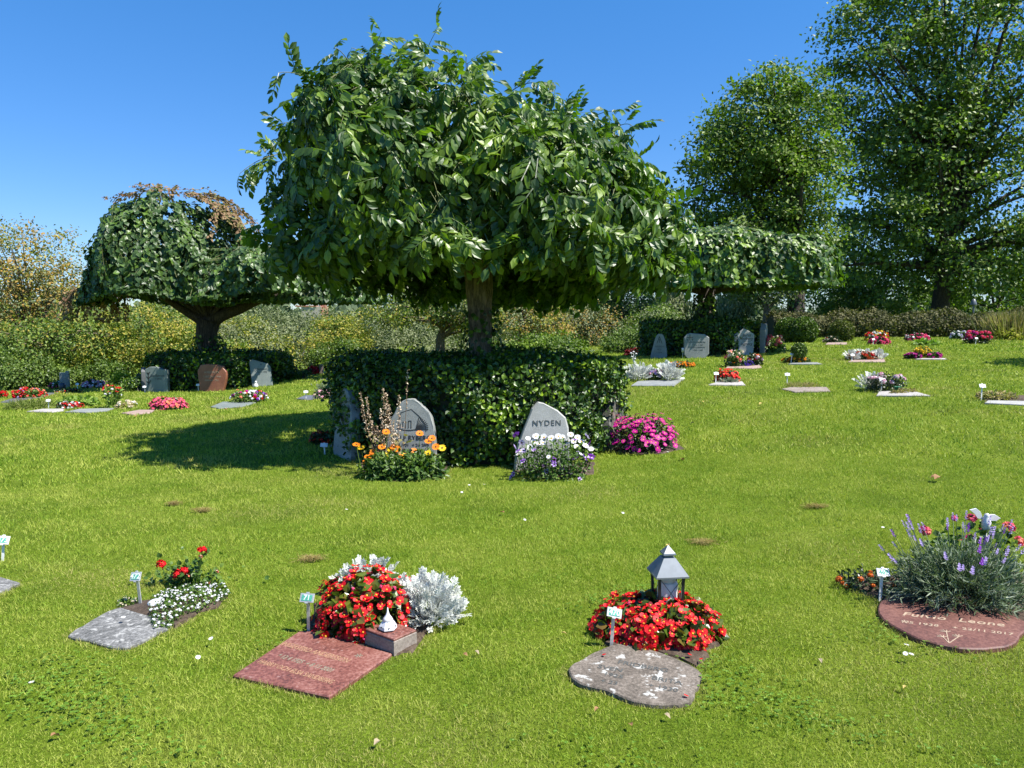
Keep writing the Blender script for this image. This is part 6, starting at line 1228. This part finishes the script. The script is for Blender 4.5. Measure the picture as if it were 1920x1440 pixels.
# ================================================================== GRASS
def dist_poly(x, y, poly):
    d = np.full(x.shape, 1e9); n_ = len(poly)
    for i in range(n_):
        a = poly[i]; b_ = poly[(i + 1) % n_]; ab = b_ - a; t_ = np.clip(((x - a[0]) * ab[0] + (y - a[1]) * ab[1]) / max(ab @ ab, 1e-9), 0, 1)
        d = np.minimum(d, np.hypot(x - a[0] - t_ * ab[0], y - a[1] - t_ * ab[1]))
    return d
def lawn_points(d0, d1, dens):
    area = math.radians(76) / 2 * (d1 ** 2 - d0 ** 2); n_ = int(area * dens); r = np.sqrt(rng.uniform(d0 ** 2, d1 ** 2, n_)); a = rng.uniform(-math.radians(38), math.radians(38), n_)
    x, y = r * np.sin(a), r * np.cos(a); keep = np.ones(n_, bool); dry = np.zeros(n_)
    for P_ in POLYS:
        P_ = np.asarray(P_); lo, hi = P_.min(0) - .2, P_.max(0) + .2; k = np.where((x > lo[0]) & (x < hi[0]) & (y > lo[1]) & (y < hi[1]))[0]
        if len(k): keep[k[inpoly(x[k], y[k], P_)]] = False
    for (cx_, cy_, rr) in DISCS: keep &= np.hypot(x - cx_, y - cy_) > rr
    for P_, wd_ in DRY:
        lo, hi = P_.min(0) - wd_, P_.max(0) + wd_; k = np.where((x > lo[0]) & (x < hi[0]) & (y > lo[1]) & (y < hi[1]))[0]
        if len(k): dry[k] = np.maximum(dry[k], np.clip(1 - dist_poly(x[k], y[k], P_) / wd_, 0, 1) * rng.uniform(.2, 1, len(k)))
    dry = np.maximum(dry, np.clip(np.sin(x * 1.7 + 2 * np.sin(y * 1.3)) * np.sin(y * 1.9 + 1.5 * np.sin(x * .9)) - .32, 0, 1) * 1.15 * rng.random(n_))
    return x[keep], y[keep], dry[keep]
gb = Buf(); BL = {0: (np.array([(-.5, 0, 0), (.5, 0, 0), (.36, .55, .10), (-.36, .55, .10), (0, 1, .32)]), [I((0, 1, 2, 3)), I((3, 2, 4))]), 1: (np.array([(-.5, 0, 0), (.5, 0, 0), (0, 1, .25)]), [I((0, 1, 2))])}
for d0, d1, dens, ht, wd_, kind in [(2.1, 3.6, 16000, (.012, .028), .0026, 0), (3.6, 5.5, 11500, (.013, .031), .0030, 0), (5.5, 9, 4600, (.017, .036), .0048, 1), (9, 15, 1100, (.03, .055), .010, 1), (15, 24, 420, (.03, .06), .017, 1), (24, 36, 160, (.04, .07), .03, 1)]:
    x, y, dry = lawn_points(d0, d1, dens); n_ = len(x); z = hgt(x, y); hs_ = rng.uniform(*ht, n_) * (1 + .35 * np.sin(x * 5 + 2 * np.sin(y * 4)) * np.sin(y * 6)) * (1 + .35 * np.sin(x * 33 + 2 * np.sin(y * 21)) * np.sin(y * 29 + 1.5 * np.sin(x * 17))); lay = rng.normal(0, .55, (n_, 2))
    TV, TF = BL[kind]; ax = unit(np.column_stack([lay, np.ones(n_)])); yaw = rng.uniform(0, 2 * PI, n_); nr = np.column_stack([np.cos(yaw), np.sin(yaw), 0 * x])
    V0 = gb.n; scatter(gb, (TV * [1, 1, 1], TF), np.column_stack([x, y, z - .002]), ax, nr, hs_, 0, wd_ / hs_ * rng.uniform(.7, 1.3, n_)); gb.att.append(np.repeat(dry, len(TV)))
m, t, p, out = base_mat('grass_blade'); L = t.links; gg = t.nodes.new('ShaderNodeNewGeometry')
n1 = noise(t, .9, 3, .6, gg.outputs['Position']); n2 = noise(t, 9, 3, .6, gg.outputs['Position'])
rr = ramp(t, [(.075, .145, .013), (.15, .255, .02), (.24, .335, .032), (.38, .42, .08)], [0, .35, .7, 1])
def madd(a, f, c):
    q = t.nodes.new('ShaderNodeMath'); q.operation = 'MULTIPLY_ADD'; L.new(a, q.inputs[0]); q.inputs[1].default_value = f
    if hasattr(c, 'links'): L.new(c, q.inputs[2])
    else: q.inputs[2].default_value = c
    return q.outputs[0]
v = madd(n1.outputs[0], 1.4, -.88); v = madd(n2.outputs[0], 1.2, v)
wv = t.nodes.new('ShaderNodeTexWave'); wv.wave_type = 'RINGS'; wv.rings_direction = 'Z'; wv.inputs['Scale'].default_value = .55; wv.inputs['Distortion'].default_value = 2.5; wv.inputs['Detail'].default_value = 1; wv.inputs['Detail Scale'].default_value = .4
mpn = t.nodes.new('ShaderNodeMapping'); mpn.inputs['Location'].default_value = (.46, -10.3, 0); L.new(gg.outputs['Position'], mpn.inputs[0]); L.new(mpn.outputs[0], wv.inputs[0]); v = madd(wv.outputs['Fac'], .16, v); v = madd(gg.outputs['Random Per Island'], .55, v); L.new(v, rr.inputs[0])
at_ = t.nodes.new('ShaderNodeAttribute'); at_.attribute_name = 'dry'
dr = ramp(t, [(.30, .27, .08), (.46, .37, .17)]); L.new(gg.outputs['Random Per Island'], dr.inputs[0])
col = mix(t, at_.outputs['Fac'], rr.outputs[0], dr.outputs[0]); L.new(col, p.inputs['Base Color']); p.inputs['Roughness'].default_value = .6; p.inputs['Specular IOR Level'].default_value = .25
tr = t.nodes.new('ShaderNodeBsdfTranslucent'); L.new(mix(t, 1, col, (1.2, 1.3, .5), 'MULTIPLY'), tr.inputs[0]); ms = t.nodes.new('ShaderNodeMixShader'); ms.inputs[0].default_value = .28
L.new(p.outputs[0], ms.inputs[1]); L.new(tr.outputs[0], ms.inputs[2]); L.new(ms.outputs[0], out.inputs[0])
tag(link('grass', gb.mesh('grass', m)), 'short mown lawn grass covering the whole cemetery ground', 'grass', kind='stuff')
# clover and small weeds in the near turf
cl = Buf(); x, y, _ = lawn_points(2.1, 4.6, 1500); k = (np.sin(x * 3.3 + 1.7 * np.sin(y * 2.3)) * np.sin(y * 3.1 + x) + rng.normal(0, .25, len(x))) > .75; x, y = x[k], y[k]; n_ = len(x); z = hgt(x, y) + rng.uniform(.018, .036, n_)
a0 = rng.uniform(0, 6.28, n_)
for j in range(3):
    a_ = a0 + j * 2.094; ax = np.column_stack([np.cos(a_), np.sin(a_), np.full(n_, .1)]); scatter(cl, (leaf_t(.5, .1, .05, .45)[0], L_ROUND[1]), np.column_stack([x, y, z]), ax, rdir(n_) * .3 + (0, 0, 1), rng.uniform(.007, .012, n_))
tag(link('clover', cl.mesh('clover', leafmat('clover_leaf', [(.07, .15, .012), (.11, .21, .02), (.18, .30, .03)], .5, .3, .35, 3))), 'patches of low clover growing through the near lawn', 'clover', kind='stuff')
for o in list(COL.objects):
    for kk in ('_a', '_b'):
        if kk in o: del o[kk]
